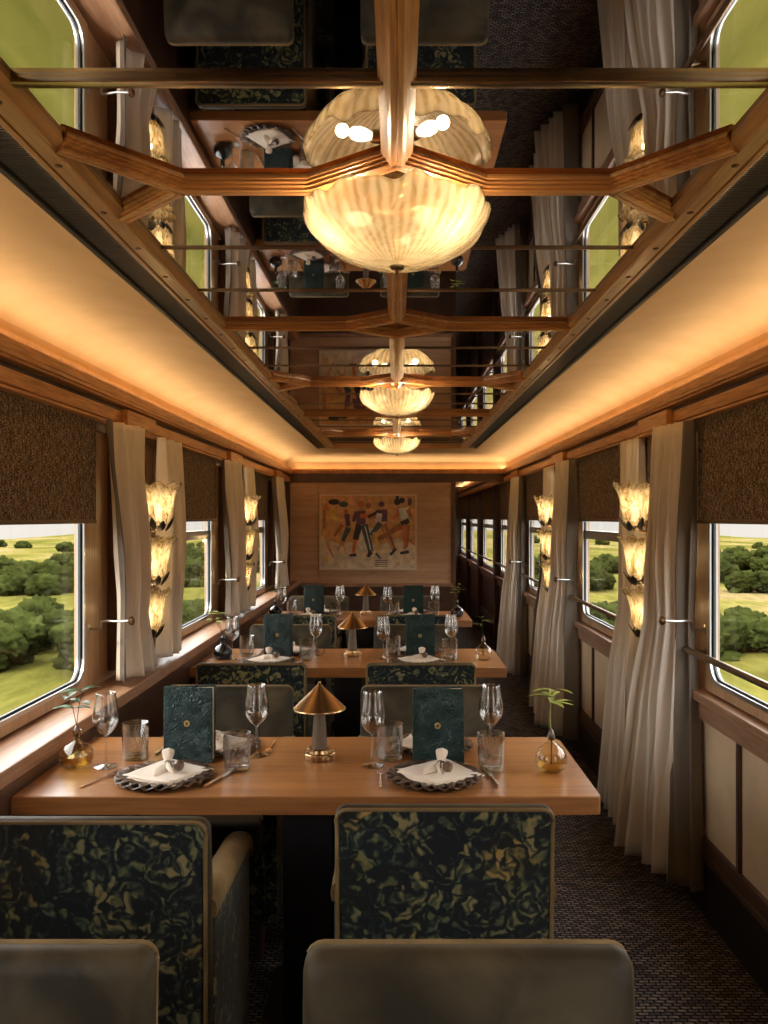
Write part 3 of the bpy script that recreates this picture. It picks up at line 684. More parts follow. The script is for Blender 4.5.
# ------------------------------------------------------------------ curtains
# local frame: outward u runs along +Y, side normal +X = into the car
def make_curtain(name, label, sx, pc, near, seed):
    rr = random.Random(seed)
    full = sx > 0
    zt = H(0.362); zb = 0.10 if full else 0.855
    # y extents at the top, tie height and bottom; "near" = on the viewer's side of the pier
    if near: yt = (pc-0.46, pc-(0.17 if full else 0.15)); ym = (pc-0.40, pc-(0.22 if full else 0.17)); yb = (pc-0.46, pc-0.02) if full else (pc-0.42, pc-0.05)
    else: yt = (pc+0.19, pc+0.55); ym = (pc+0.17, pc+0.44); yb = (pc+0.10, pc+0.60) if full else (pc+0.14, pc+0.40)
    if not full and pc > 7: yb = (pc-0.50, pc+0.05)
    ztie = 1.075
    NU, NV = 90, 34; folds = 5 if full else 3
    def surf(u, t):
        z = zt+(zb-zt)*t
        ht = (zt-ztie)/(zt-zb)
        if t < ht: q = t/ht; q = q*q*(3-2*q); e = [yt[k]*(1-q)+ym[k]*q for k in (0, 1)]
        else: q = (t-ht)/(1-ht); e = [ym[k]*(1-q)+yb[k]*q for k in (0, 1)]
        y = e[0]+(e[1]-e[0])*u
        amp = 0.018+0.026*min(1, t*1.6) if full else 0.016+0.014*min(1, t*2)
        ph = seed*1.3
        f = math.sin(2*PI*folds*u+ph+0.5*math.sin(3*u+2*t))+0.3*math.sin(2*PI*folds*2.3*u+ph*2+t*2)
        pleat = 0.010*abs(math.sin(PI*folds*1.5*u+ph))*max(0, 1-t*6)
        x = 1.062+((-0.01 if near else -0.075)*min(1, max(0, (t-0.1)/0.9)) if full else -0.035*min(1, t*1.5))
        if full: x += 0.03+(0.0 if t < 0.01 else 0.0)
        if near: x -= (0.045+(0.085*t if full else 0.0))*u-(0.015 if not full else 0.0)
        x -= 0.05*math.sin(PI*min(1, t/ht))*0.4*(1-abs(2*u-1))
        if abs(z-ztie) < 0.25: amp *= 0.75+0.25*abs(z-ztie)/0.25
        y += 0.25*amp*math.cos(2*PI*folds*u+ph)
        return Vector((sx*(x-amp*f-pleat), y, z))
    root = thing(name, label, 'curtain', (0, 0, 0), 0, 'cream floor length curtains on the right' if full else 'cream sill length curtains on the left')
    o0 = (sx*1.0, (yt[0]+yt[1])/2, zb); root.location = o0; off = Vector(o0)
    # band on the window-side edge
    lo, hi = (0.16, 1.0) if near else (0.0, 0.90)
    b = MB(); b.grid([[surf(lo+(hi-lo)*j/NU, i/NV)-off for j in range(NU+1)] for i in range(NV+1)])
    c = b.build('curtain_cloth', M['curtain'], root, angle=3); md = c.modifiers.new('thickness', 'SOLIDIFY'); md.thickness = 0.003
    a0, a1 = (0.0, 0.16) if near else (0.90, 1.0)
    b = MB(); b.grid([[surf(a0+(a1-a0)*j/14, i/NV)-off for j in range(15)] for i in range(NV+1)])
    c = b.build('edge_band', M['curtain_band'], root, angle=3, label='taupe edge band'); md = c.modifiers.new('thickness', 'SOLIDIFY'); md.thickness = 0.003
    return root
for sx in (-1, 1):
    sn = 'left' if sx < 0 else 'right'
    for p, w1, w2 in ((3.58, 'nearest the viewer', 'just behind the nearest sconce'), (5.69, 'in front of the farther sconce', 'just behind the farther sconce'), (7.80, 'farthest from the viewer', None)):
        make_curtain('curtain', 'cream curtain on the %s wall, %s' % (sn, w1), sx, p, True, int(p*10)+sx)
        if w2: make_curtain('curtain', 'cream curtain on the %s wall, %s' % (sn, w2), sx, p, False, int(p*10)+sx+3)

# curtain holdbacks: rod from the wall, bent round the curtain, ending in a round knob
def make_hold():
    r = thing('curtain_holdback', '', 'curtain holdback')    # local +X into the car; +Y away
    b = MB(); b.tube([(0.0, 0.04, -0.03), (0.03, 0.035, -0.03), (0.05, 0.03, -0.025), (0.055, 0.025, 0.0), (0.075, 0.015, 0.004), (0.12, 0.0, 0.004), (0.172, 0.0, 0.006)], 0.0045, 8)
    b.lathe([(0.0, 0.0), (0.018, 0.0), (0.018, 0.004), (0.006, 0.008)], 14, mat=Matrix.Translation((0, 0.04, -0.03)) @ Matrix.Rotation(PI/2, 4, 'Y')); b.build('rod', M['steel'], r)
    b = MB(); b.lathe([(0.0005, -0.006), (0.012, -0.005), (0.017, 0.002), (0.016, 0.010), (0.008, 0.015), (0.0005, 0.016)], 16, mat=Matrix.Translation((0.172, 0.0, 0.006)) @ Matrix.Rotation(PI/2, 4, 'Y')); b.build('knob', M['dark_brass'], r)
    return r
hp = Proto(make_hold())
for sx in (-1, 1):
    for p, w in ((3.58, 'nearest the viewer'), (5.69, 'in front of the farther sconce'), (7.80, 'farthest from the viewer')):
        lab = 'metal holdback rod with round knob on the %s curtain, %s' % ('left' if sx < 0 else 'right', w)
        hp.put((sx*1.155, p-0.445, 1.085), 0, lab, 'curtain holdbacks', sc=(-sx, 1, 1))
        # rod mirrored for the right hand wall

# handrails across the right windows
for (sx, y0, y1, i) in WIN:
    if sx < 0 or i == 0: continue
    r = thing('handrail', 'dark metal handrail across the right window, %s' % ['', 'nearest the viewer', 'beside the middle table', 'beside the farthest table', 'first past the end wall', 'second past the end wall', 'third past the end wall', 'farthest along the corridor'][i], 'handrail', (1.08, (y0+y1)/2, 0.98), 0, 'handrails across the right windows')
    hw = (y1-y0)/2+0.09
    b = MB(); b.tube([(0, -hw, 0), (0, hw, 0)], 0.012, 12); b.build('rail', M['dark_brass'], r)
    for s in (-1, 1):
        b = MB(); b.tube([(0.0, s*(hw-0.02), 0), (0.05, s*(hw-0.02), -0.01), (0.076, s*(hw-0.02), -0.01)], 0.008, 8); b.lathe([(0.0, 0), (0.022, 0), (0.022, 0.005)], 14, mat=Matrix.Translation((0.072, s*(hw-0.02), -0.01)) @ Matrix.Rotation(PI/2, 4, 'Y'))
        b.build('bracket', M['dark_brass'], r)

# ------------------------------------------------------------------ end wall, painting
b = MB()
edges = [-1.15, -0.805, 0.185, 0.56]
for i in range(3): b.box(edges[i]+0.002, edges[i+1]-0.002, YE, YE+0.02, 0.80, H(0.38), 0.002)
b.box(-1.15, 0.60, YE+0.02, YE+0.05, 0, H(0.45))
struct('wall_back', b, M['panel_wood'], 'horizontal grain wood veneer wall behind the painting', 'wall')
b = MB(); b.box(0.56, 0.605, YE-0.012, YE+0.05, 0, H(0.38), 0.004); b.box(-1.15, -1.10, YE-0.012, YE+0.02, 0, H(0.38))
b.box(-1.15, 0.56, YE-0.008, YE+0.02, H(0.365), H(0.385))
struct('trim_10', b, M['dark_wood_z'], 'dark wood post and band edging the end wall', 'post')
b = MB(); b.box(-1.15, 0.57, YE-0.05, YE+0.02, 0.765, 0.80, 0.004)
struct('trim_11', b, M['sill_wood'], 'brown wooden ledge under the painting', 'ledge')
b = MB(); b.box(-1.15, 0.57, YE-0.02, YE+0.02, 0.0, 0.765)
struct('trim_12', b, M['dark_wood'], 'dark lower panelling of the end wall', 'wall panels')
b = MB(); b.box(0.56, 0.60, YE+0.05, YC, 0, H(0.55)); struct('wall_corridor', b, M['dark_wood_z'], 'dark wood corridor wall past the end wall', 'wall')
b = MB(); b.box(0.5, XW, YC-0.02, YC, 0, H(0.55)); struct('wall_corridor_end', b, M['dark_wood_z'], 'dark wall closing the corridor', 'wall')
b = MB()
for p in CPIERS+[8.35]: b.box(1.09, 1.155, p-0.07, p+0.07, 0.0 if p > 9 else 0.2, H(0.36), 0.004)
struct('trim_13', b, M['dark_wood_z'], 'dark upright posts between the corridor windows', 'posts')

def make_painting():
    W, Hh = 1.00, 0.775
    r = thing('painting', 'framed painting of striding dancing figures on the end wall', 'painting', (-0.298, YE-0.03, 1.325-Hh/2))
    b = MB()
    fw = 0.014
    o = [(-W/2, 0, 0), (W/2, 0, 0), (W/2, 0, Hh), (-W/2, 0, Hh)]; i_ = [(-W/2+fw, 0, fw), (W/2-fw, 0, fw), (W/2-fw, 0, Hh-fw), (-W/2+fw, 0, Hh-fw)]
    b.ring(o, i_, (0, 0.03, 0)); b.build('picture_frame', M['napkin'], r, smooth=False)
    cols = {'bg': (0.42, 0.255, 0.115), 'pale': (0.48, 0.40, 0.30), 'brown': (0.26, 0.11, 0.05), 'rust': (0.40, 0.13, 0.06), 'dark': (0.035, 0.03, 0.035), 'purple': (0.10, 0.05, 0.09), 'teal': (0.05, 0.08, 0.08), 'cream': (0.72, 0.62, 0.45), 'gold': (0.55, 0.33, 0.10), 'tan': (0.42, 0.25, 0.13)}
    names = list(cols); mats = []
    for n in names: mats.append(plain('paint_'+n, tuple(min(0.88, c*1.75) for c in cols[n]), 0.7, noise_amt=0.28, nscale=14))
    b = MB()
    def P(u, v): return (-W/2+W*u, 0.010, Hh*(1-v))
    layer = [0]
    def shape(col, pts):
        b.mi = names.index(col); layer[0] += 1; y = 0.008-0.00012*layer[0]
        vs = [b._v((P(u, v)[0], y, P(u, v)[2])) for u, v in pts]; b.face(vs)
    def limb(col, a, c, w0, w1):
        dx, dy = c[0]-a[0], (c[1]-a[1])*Hh/W; l = math.hypot(dx, dy) or 1; nx, ny = -dy/l, dx/l*W/Hh
        shape(col, [(a[0]+nx*w0, a[1]+ny*w0), (c[0]+nx*w1, c[1]+ny*w1), (c[0]-nx*w1, c[1]-ny*w1), (a[0]-nx*w0, a[1]-ny*w0)])
    def blob(col, u, v, ru, rv=None):
        rv = rv or ru*W/Hh; shape(col, [(u+ru*math.cos(a*PI/5), v+rv*math.sin(a*PI/5)) for a in range(10)])
    shape('bg', [(0.014, 0.018), (0.986, 0.018), (0.986, 0.982), (0.014, 0.982)])
    shape('pale', [(0.014, 0.55), (0.2, 0.66), (0.45, 0.60), (0.62, 0.68), (0.8, 0.58), (0.986, 0.68), (0.986, 0.982), (0.014, 0.982)])
    shape('cream', [(0.42, 0.40), (0.56, 0.45), (0.50, 0.70), (0.40, 0.82)]); shape('pale', [(0.15, 0.86), (0.38, 0.86), (0.38, 0.97), (0.15, 0.97)])
    for (u, v, w, h, c) in ((0.15, 0.1, 0.10, 0.05, 'dark'), (0.25, 0.13, 0.08, 0.05, 'teal'), (0.36, 0.06, 0.09, 0.05, 'tan'), (0.05, 0.3, 0.03, 0.13, 'brown'), (0.14, 0.25, 0.06, 0.1, 'gold'), (0.93, 0.1, 0.04, 0.07, 'purple'), (0.80, 0.05, 0.03, 0.06, 'dark'), (0.07, 0.16, 0.04, 0.06, 'rust'), (0.05, 0.42, 0.03, 0.05, 'rust')):
        blob(c, u, v, w*0.6, h*0.8)
    # flying figure at the left
    limb('tan', (0.20, 0.28), (0.16, 0.48), 0.04, 0.025); limb('gold', (0.10, 0.30), (0.24, 0.34), 0.02, 0.02); limb('brown', (0.24, 0.40), (0.15, 0.56), 0.022, 0.012)
    limb('purple', (0.28, 0.26), (0.30, 0.42), 0.028, 0.022); blob('brown', 0.275, 0.23, 0.022); limb('teal', (0.30, 0.44), (0.24, 0.62), 0.03, 0.018); limb('tan', (0.24, 0.62), (0.19, 0.74), 0.018, 0.01); limb('tan', (0.24, 0.64), (0.28, 0.80), 0.014, 0.008)
    limb('tan', (0.05, 0.52), (0.10, 0.72), 0.02, 0.014); limb('rust', (0.10, 0.72), (0.15, 0.84), 0.012, 0.006)
    # first strider
    blob('rust', 0.425, 0.13, 0.035); limb('purple', (0.42, 0.22), (0.43, 0.40), 0.055, 0.045); limb('purple', (0.38, 0.24), (0.35, 0.36), 0.022, 0.016); limb('rust', (0.42, 0.28), (0.60, 0.30), 0.022, 0.018)
    limb('dark', (0.41, 0.40), (0.37, 0.60), 0.035, 0.028); limb('rust', (0.37, 0.60), (0.35, 0.78), 0.022, 0.015); limb('dark', (0.38, 0.80), (0.31, 0.81), 0.018, 0.012)
    limb('teal', (0.46, 0.40), (0.53, 0.76), 0.038, 0.028); limb('cream', (0.47, 0.42), (0.53, 0.74), 0.006, 0.006); limb('dark', (0.53, 0.76), (0.50, 0.83), 0.026, 0.016)
    # second strider
    blob('brown', 0.505, 0.15, 0.03); blob('purple', 0.64, 0.13, 0.03); limb('purple', (0.65, 0.20), (0.66, 0.36), 0.05, 0.04); limb('dark', (0.62, 0.22), (0.50, 0.30), 0.02, 0.012); limb('cream', (0.62, 0.25), (0.60, 0.38), 0.03, 0.03)
    limb('teal', (0.63, 0.38), (0.53, 0.54), 0.03, 0.02); limb('tan', (0.56, 0.50), (0.60, 0.72), 0.02, 0.018); limb('brown', (0.66, 0.40), (0.77, 0.74), 0.036, 0.022); limb('tan', (0.66, 0.44), (0.75, 0.72), 0.010, 0.008); limb('dark', (0.73, 0.80), (0.79, 0.72), 0.016, 0.012)
    limb('gold', (0.58, 0.52), (0.60, 0.80), 0.03, 0.012)
    # woman with lifted arm
    blob('dark', 0.80, 0.10, 0.035); blob('dark', 0.85, 0.08, 0.03); limb('brown', (0.60, 0.60), (0.84, 0.42), 0.022, 0.03); limb('rust', (0.76, 0.34), (0.82, 0.22), 0.018, 0.022)
    limb('cream', (0.86, 0.18), (0.88, 0.34), 0.05, 0.04); limb('brown', (0.91, 0.20), (0.94, 0.30), 0.022, 0.016); limb('dark', (0.87, 0.34), (0.89, 0.40), 0.048, 0.045)
    limb('rust', (0.87, 0.40), (0.88, 0.72), 0.02, 0.014); limb('brown', (0.91, 0.40), (0.90, 0.70), 0.022, 0.014); limb('dark', (0.83, 0.78), (0.92, 0.76), 0.014, 0.016)
    limb('brown', (0.92, 0.60), (0.99, 0.68), 0.006, 0.006)
    for k in range(4): limb('dark', (0.57, 0.88+0.025*k), (0.70, 0.875+0.025*k), 0.0035, 0.003)
    blob('tan', 0.81, 0.92, 0.02); blob('gold', 0.92, 0.87, 0.022); blob('pale', 0.92, 0.87, 0.014); limb('teal', (0.58, 0.78), (0.63, 0.85), 0.014, 0.008); blob('gold', 0.07, 0.86, 0.03, 0.04)
    b.build('canvas', mats, r, smooth=False)
    b = MB(); b.box(-W/2+0.01, W/2-0.01, 0.012, 0.03, 0.01, Hh-0.01); b.build('backing_board', M['dark_wood'], r, smooth=False)
make_painting()

# ------------------------------------------------------------------ armchairs (local +Y = direction the sitter faces)
def make_chair():
    r = thing('armchair', '', 'armchair')
    hw = 0.2475; yb = -0.30
    def slab(y0, y1, z0, z1, w, rc, lean=0.0, wb=None, tp=0.0):
        # rounded-top slab outline swept through its thickness, soft edge
        b = MB(); wb = wb or w
        out = [(-wb, z0), (wb, z0)]
        for k in range(7):
            a = PI/2*k/6; out.append((w-rc+rc*math.cos(a), z1-rc+rc*math.sin(a)))
        for k in range(7):
            a = PI/2+PI/2*k/6; out.append((-w+rc+rc*math.cos(a), z1-rc+rc*math.sin(a)))
        rows = []
        for (y, ins) in ((y0, 0.008), (y0+0.003, 0.003), (y0+0.008, 0), (y1-0.022, 0), (y1-0.008, 0.006), (y1, 0.022)):
            row = []
            for (x, z) in out:
                f = (abs(x)-ins)/abs(x) if abs(x) > ins else 1
                zz = z-ins if z > z0+0.01 else z
                row.append((x*f, y-lean*(zz-0.42)+tp*(z1-zz)*max(0, min(1, (y-y0)/(y1-y0))), zz))
            rows.append(row)
        V = b.grid(rows, close_u=True); b.face(V[0]); b.face(list(reversed(V[-1]))); return b
    slab(yb+0.008, yb+0.058, 0.36, 0.820, hw, 0.028, 0.03, tp=0.14).build('backrest', M['velvet'], r, angle=0.9)
    # patterned outer back, down to the skirt
    b = slab(yb, yb+0.03, 0.10, 0.817, hw-0.008, 0.024, 0.03, hw-0.02); b.build('back_panel', M['floral'], r, angle=0.9)
    # piping round the outer back edge
    pts = []
    for (x, z) in [(-hw+0.016, 0.12), (-hw+0.008, 0.40), (-hw+0.006, 0.772)]: pts.append((x, z))
    for k in range(5): a = PI-PI/2*k/4; pts.append((-hw+0.028+0.024*math.cos(a), 0.793+0.024*math.sin(a)))
    pts = pts+[(-x, z) for x, z in reversed(pts)]
    b = MB(); b.tube([(x, yb+0.004-0.03*(z-0.42), z) for x, z in pts], 0.0048, 8); b.build('piping', M['velvet_edge'], r)
    b = MB(); b.box(-0.205, 0.205, yb+0.09, 0.225, 0.36, 0.475, 0.028, 4); b.build('seat', M['velvet'], r)
    b = MB(); b.box(-0.215, 0.215, yb+0.05, 0.205, 0.13, 0.365, 0.012); b.build('seat_base', M['floral'], r)
    for s in (-1, 1):
        b = MB()
        pr = [(-0.030, -0.030), (-0.034, -0.012), (-0.030, 0.006), (-0.016, 0.016), (0.0, 0.018), (0.016, 0.016), (0.030, 0.006), (0.034, -0.012), (0.030, -0.030)]
        path = [(yb+0.03, 0.625), (yb+0.15, 0.622), (0.02, 0.617), (0.14, 0.612), (0.185, 0.600), (0.20, 0.575)]
        V = b.grid([[(s*(hw-0.022)+x, y, z+v) for x, v in pr] for (y, z) in path], close_u=True); b.face(V[0]); b.face(list(reversed(V[-1])))
        b.build('armrest', M['velvet_edge'], r, angle=0.9)
        b = MB(); b.box(*sorted((s*(hw-0.048), s*(hw+0.004))), yb+0.045, 0.19, 0.12, 0.60, 0.010); b.build('side_panel', M['floral'], r)
        for y in (yb+0.07, 0.16):
            b = MB(); b.lathe([(0.012, 0.0), (0.019, 0.14)], 10, c=(s*0.19, y, 0), cap=True); b.build('leg', M['dark_wood_z'], r)
    return r
chair = Proto(make_chair())
P = 1.889
TN = ['nearest', 'middle', 'farthest']
XL, XR = -0.648, 0.107
for k in range(-1, 3):
    for (x, sd) in ((XL, 'left'), (XR, 'right')):
        oy = 1.00 if k == -1 else 3.00+k*P
        if k == -1: lab = 'olive velvet armchair in the foreground facing the viewer, on the %s' % ('left cut by the frame' if sd == 'left' else 'right')
        else: lab = 'olive velvet armchair facing the viewer behind the %s table, %s seat' % (TN[k], 'window' if sd == 'left' else 'aisle')
        chair.put((x+(0.035 if k == -1 and sd == 'left' else 0), oy, 0), PI, lab, 'floral and velvet armchairs')
        if k >= 0:
            lab = 'armchair with dark floral back towards the viewer at the %s table, %s seat' % (TN[k], 'window' if sd == 'left' else 'aisle')
            chair.put((x-(0.005 if sd == 'left' else 0), 2.21+k*P+(0.0 if sd == 'right' or k > 0 else -0.08), 0), 0, lab, 'floral and velvet armchairs')

# ------------------------------------------------------------------ tables and what stands on them
def make_table():
    r = thing('dining_table', '', 'dining table')   # origin floor, near left corner of the top at x=-0.997
    TW0, TW1, D = -0.763, 0.763, 0.60
    c = 0.05
    b = MB(); out = [(TW0, 0), (TW1-c*0.3, 0), (TW1-c*0.08, c*0.08), (TW1, c*0.3), (TW1, D-c), (TW1-c*0.3, D-c*0.3), (TW1-c, D), (TW0, D)]
    V = b.grid([[(x, y, 0.703) for x, y in out], [(x, y, 0.747) for x, y in out], [(x*0.998, y*0.994+0.0018, 0.75) for x, y in out]], close_u=True)
    b.face(V[0]); b.face(list(reversed(V[-1]))); b.build('tabletop', M['table_wood'], r, angle=0.4)
    b = MB(); b.box(-0.075, 0.06, 0.10, D-0.10, 0.02, 0.703, 0.006); b.build('pedestal', M['pedestal'], r)
    b = MB(); b.box(-0.16, 0.16, 0.04, D-0.04, 0.0, 0.022, 0.008); b.build('foot_plate', M['black'], r)
    b = MB(); b.box(TW0, TW0+0.02, 0.05, D-0.05, 0.64, 0.703, 0.003); b.build('wall_cleat', M['dark_wood'], r)
    return r
def make_lamp():
    r = thing('table_lamp', '', 'table lamp')
    b = MB(); b.lathe([(0.0, 0.0), (0.046, 0.0), (0.047, 0.003), (0.047, 0.017), (0.045, 0.020), (0.038, 0.021), (0.036, 0.030), (0.033, 0.032), (0.0, 0.033)], 40); b.build('base', M['lamp_brass'], r, angle=0.4)
    b = MB(); b.lathe([(0.024, 0.032), (0.0155, 0.16), (0.012, 0.20)], 28, cap=True); b.build('stem', M['bronze'], r)
    b = MB(); b.lathe([(0.0, 0.221), (0.008, 0.2205), (0.011, 0.216), (0.013, 0.214), (0.078, 0.152), (0.079, 0.149), (0.077, 0.150), (0.012, 0.211)], 48); b.build('lamp_shade', M['lamp_brass'], r, angle=0.4)
    b = MB(); b.lathe([(0.0, 0.230), (0.004, 0.229), (0.005, 0.224), (0.003, 0.220)], 12); b.build('knob', M['lamp_brass'], r)
    return r
def make_wine():
    r = thing('wine_glass', '', 'wine glass')
    op = [(0.0, 0.0), (0.033, 0.0), (0.0335, 0.0015), (0.020, 0.004), (0.006, 0.008), (0.0033, 0.018), (0.003, 0.05), (0.0032, 0.085), (0.006, 0.092), (0.018, 0.101), (0.029, 0.115), (0.0355, 0.130), (0.037, 0.143), (0.0355, 0.160), (0.0315, 0.185), (0.0275, 0.212), (0.0272, 0.215)]
    inn = [(0.0262, 0.2145), (0.0305, 0.185), (0.0345, 0.160), (0.0358, 0.143), (0.0342, 0.130), (0.028, 0.117), (0.016, 0.103), (0.0, 0.0965)]
    b = MB(); b.lathe(op[:8], 32); b.build('stem', M['glass'], r, angle=1.0)
    b = MB(); b.lathe(op[7:]+inn, 36, fn=lambda q, z, a: (q*(1+0.012*math.sin(a*18)) if 0.095 < z < 0.16 else q, z)); b.build('bowl', M['glass'], r, angle=3)
    return r
def make_tumbler():
    r = thing('tumbler', '', 'tumbler')
    fn = lambda q, z, a: (q*(1+0.030*math.sin(a*22+z*160)) if q > 0.03 and 0.006 < z < 0.098 else q, z)
    op = [(0.0, 0.0), (0.033, 0.0), (0.0355, 0.003)]+[(0.036+0.0025*k/10, 0.006+0.0095*k) for k in range(11)]+[(0.0385, 0.106)]
    b = MB(); b.lathe(op, 132, fn=fn); b.lathe([(0.0385, 0.106), (0.0368, 0.106), (0.0345, 0.016), (0.030, 0.012), (0.0, 0.012)], 44); b.build('glass_body', M['glass_cut'], r, angle=3)
    b = MB(); b.lathe([(0.0, 0.0015), (0.032, 0.0015), (0.034, 0.011), (0.0, 0.0115)], 32); b.build('heavy_base', M['glass_amber'], r)
    return r
def make_charger():
    r = thing('charger_plate', '', 'plate')
    def fn(q, z, a):
        t = max(0, (q-0.075)/0.058); return q*(1+0.035*t*abs(math.sin(a*11))-0.01*t), z+0.004*t*math.sin(a*22)
    b = MB(); b.lathe([(0.0, 0.001), (0.07, 0.001), (0.09, 0.003), (0.128, 0.010), (0.131, 0.012), (0.129, 0.014), (0.110, 0.0115), (0.092, 0.0075), (0.074, 0.006), (0.0, 0.006)], 132, fn=fn); b.build('plate_body', M['charger'], r, angle=1.2)
    b = MB()
    for k in range(22):
        a = 2*PI*k/22+0.1; d = Vector((math.cos(a), math.sin(a), 0.10)); leaf_mesh(b, d*0.082+Vector((0, 0, 0.001)), d, (0, 0, 1), 0.048, 0.0165, -0.02, 4)
    o = b.build('leaf_rim', M['charger'], r, angle=1.2); md = o.modifiers.new('thickness', 'SOLIDIFY'); md.thickness = 0.0025
    return r
def make_napkin():
    r = thing('napkin', '', 'napkin')
    def sheet(b, s, z, rot, seed, lift=0.0):
        n = 12; rows = []
        for i in range(n+1):
            row = []
            for j in range(n+1):
                u, v = i/n-0.5, j/n-0.5
                q = Vector((u*s, v*s, 0)); q.rotate(Matrix.Rotation(rot, 3, 'Z'))
                zz = z+0.003*noise.noise(Vector((u*4+seed, v*4, seed)))+lift*max(0, v)
                pinch = math.exp(-((q.x)**2*700+(q.y-0.035)**2*500)); zz += 0.014*pinch+0.004*math.exp(-(q.x**2*900))*(1-pinch)
                row.append((q.x, q.y, zz))
            rows.append(row)
        b.grid(rows)
    b = MB(); sheet(b, 0.180, 0.016, PI/4+0.12, 1); sheet(b, 0.174, 0.0195, PI/4+0.07, 2); sheet(b, 0.168, 0.023, PI/4, 3)
    o = b.build('folded_cloth', M['napkin'], r, angle=1.5); md = o.modifiers.new('thickness', 'SOLIDIFY'); md.thickness = 0.002
    # gathered top above the tie and soft roll below it
    b = MB(); b.lathe([(0.005, 0.0), (0.009, 0.008), (0.014, 0.020), (0.0175, 0.032), (0.0165, 0.041), (0.010, 0.044), (0.004, 0.036)], 30, fn=lambda q, z, a: (q*(1+0.09*math.sin(a*5+z*60)), z), mat=Matrix.Translation((0, 0.030, 0.038)) @ Matrix.Rotation(-0.85, 4, 'X') @ Matrix.Diagonal((1.0, 0.7, 1.0, 1.0))); o = b.build('knot', M['napkin'], r, angle=3); o.modifiers.new('soft', 'SUBSURF').render_levels = 2
    for rz, ln in ((0.42, 1.0), (-0.25, 0.85)):
        b = MB(); b.lathe([(0.004, 0.0), (0.008, 0.010), (0.015, 0.032), (0.0175, 0.055), (0.012, 0.075), (0.002, 0.084)], 26, fn=lambda q, z, a: (q*(1+0.12*math.sin(a*3+1)), z*ln), mat=Matrix.Translation((0.0, 0.03, 0.038)) @ Matrix.Rotation(-rz, 4, 'Z') @ Matrix.Rotation(1.70, 4, 'X') @ Matrix.Diagonal((1.0, 0.62, 1.0, 1.0))); o = b.build('fold', M['napkin'], r, angle=3); o.modifiers.new('soft', 'SUBSURF').render_levels = 2
    b = MB(); b.tube([(0.008*math.cos(a*PI/6), 0.03+0.004*math.sin(a*PI/6)*0.5, 0.036+0.008*math.sin(a*PI/6)) for a in range(13)], 0.0025, 6); b.tube([(0.003, 0.028, 0.040), (0.014, 0.005, 0.050), (0.026, -0.020, 0.048)], 0.0024, 6); b.tube([(0.0, 0.028, 0.040), (0.006, 0.0, 0.050), (0.012, -0.040, 0.046)], 0.0022, 6); b.build('twine', M['twine'], r)
    b = MB(); b.lathe([(0.0005, -0.015), (0.009, -0.012), (0.0145, -0.002), (0.0135, 0.007), (0.006, 0.014), (0.0005, 0.015)], 18, c=(0.030, -0.030, 0.046)); b.build('bead', M['bead'], r)
    return r
def make_fork():
    r = thing('fork', '', 'fork')
    b = MB(); V = b.grid([[(x*w, y, z+t) for x, t in ((-1, 0), (1, 0), (1, 0.002), (-1, 0.002))] for (y, w, z) in ((-0.075, 0.0042, 0.0015), (-0.05, 0.0045, 0.0015), (0.01, 0.0022, 0.003), (0.03, 0.0028, 0.004), (0.04, 0.009, 0.004), (0.05, 0.0105, 0.003))], close_u=True); b.face(V[0]); b.face(V[-1]); b.build('handle', M['copper'], r)
    for k in range(4):
        x = -0.0088+0.00587*k
        b = MB(); b.tube([(x, 0.049, 0.004), (x, 0.065, 0.0028), (x, 0.084, 0.006)], 0.0015, 6, 0.6); b.build('tine', M['copper'], r)
    return r
def make_knife():
    r = thing('table_knife', '', 'knife')
    b = MB(); b.tube([(0, -0.085, 0.005), (0, -0.06, 0.005), (0, -0.01, 0.0048), (0, 0.002, 0.0048)], 0.0048, 10); b.build('handle', M['copper'], r)
    b = MB(); b.poly([(-0.004, 0.0, 0.004), (0.005, 0.002, 0.004), (0.0075, 0.03, 0.004), (0.0075, 0.07, 0.004), (0.003, 0.088, 0.004), (-0.004, 0.094, 0.004)], (0, 0, 0.0015)); b.build('blade', M['steel'], r, smooth=False)
    return r
def make_menu():
    r = thing('menu_folder', '', 'menu')     # stands upright, front cover towards -Y, hinge at x=-0.071
    hgt = 0.222; w = 0.142
    b = MB(); b.box(0, w, -0.0025, 0.0025, 0, hgt, 0.0018); o = b.build('front_cover', M['leather'], r); o.location = (-w/2, 0, 0); o.rotation_euler = (0, 0, 0.0)
    cv = o
    b = MB(); b.lathe([(0.0, 0.0), (0.009, 0.0), (0.009, 0.001), (0.0, 0.001)], 20, mat=Matrix.Translation((w*0.46, -0.0024, hgt*0.52)) @ Matrix.Rotation(PI/2, 4, 'X')); b.build('emblem', M['gold'], cv, label='small round gold emblem')
    b = MB(); b.lathe([(0.005, 0.0), (0.006, 0.0), (0.006, 0.0006), (0.005, 0.0006)], 16, mat=Matrix.Translation((w*0.46, -0.0036, hgt*0.52)) @ Matrix.Rotation(PI/2, 4, 'X')); b.box(w*0.46-0.003, w*0.46+0.003, -0.0042, -0.0034, hgt*0.52-0.0035, hgt*0.52+0.0035, 0.0003); b.build('emblem_crest', M['dark_brass'], cv)
    b = MB(); b.box(0, w, -0.0025, 0.0025, 0, hgt, 0.0018); o = b.build('back_cover', M['leather'], r); o.location = (-w/2, 0.010, 0); o.rotation_euler = (0, 0, 0.27)
    b = MB(); b.box(0.003, w-0.004, -0.003, 0.003, 0.004, hgt-0.005); o = b.build('pages', M['pages'], r, smooth=False); o.location = (-w/2, 0.008, 0); o.rotation_euler = (0, 0, 0.17)
    b = MB(); b.tube([(-w/2-0.001, 0.005, 0.0), (-w/2-0.001, 0.005, hgt)], 0.0065, 10); b.build('spine', M['leather'], r)
    return r
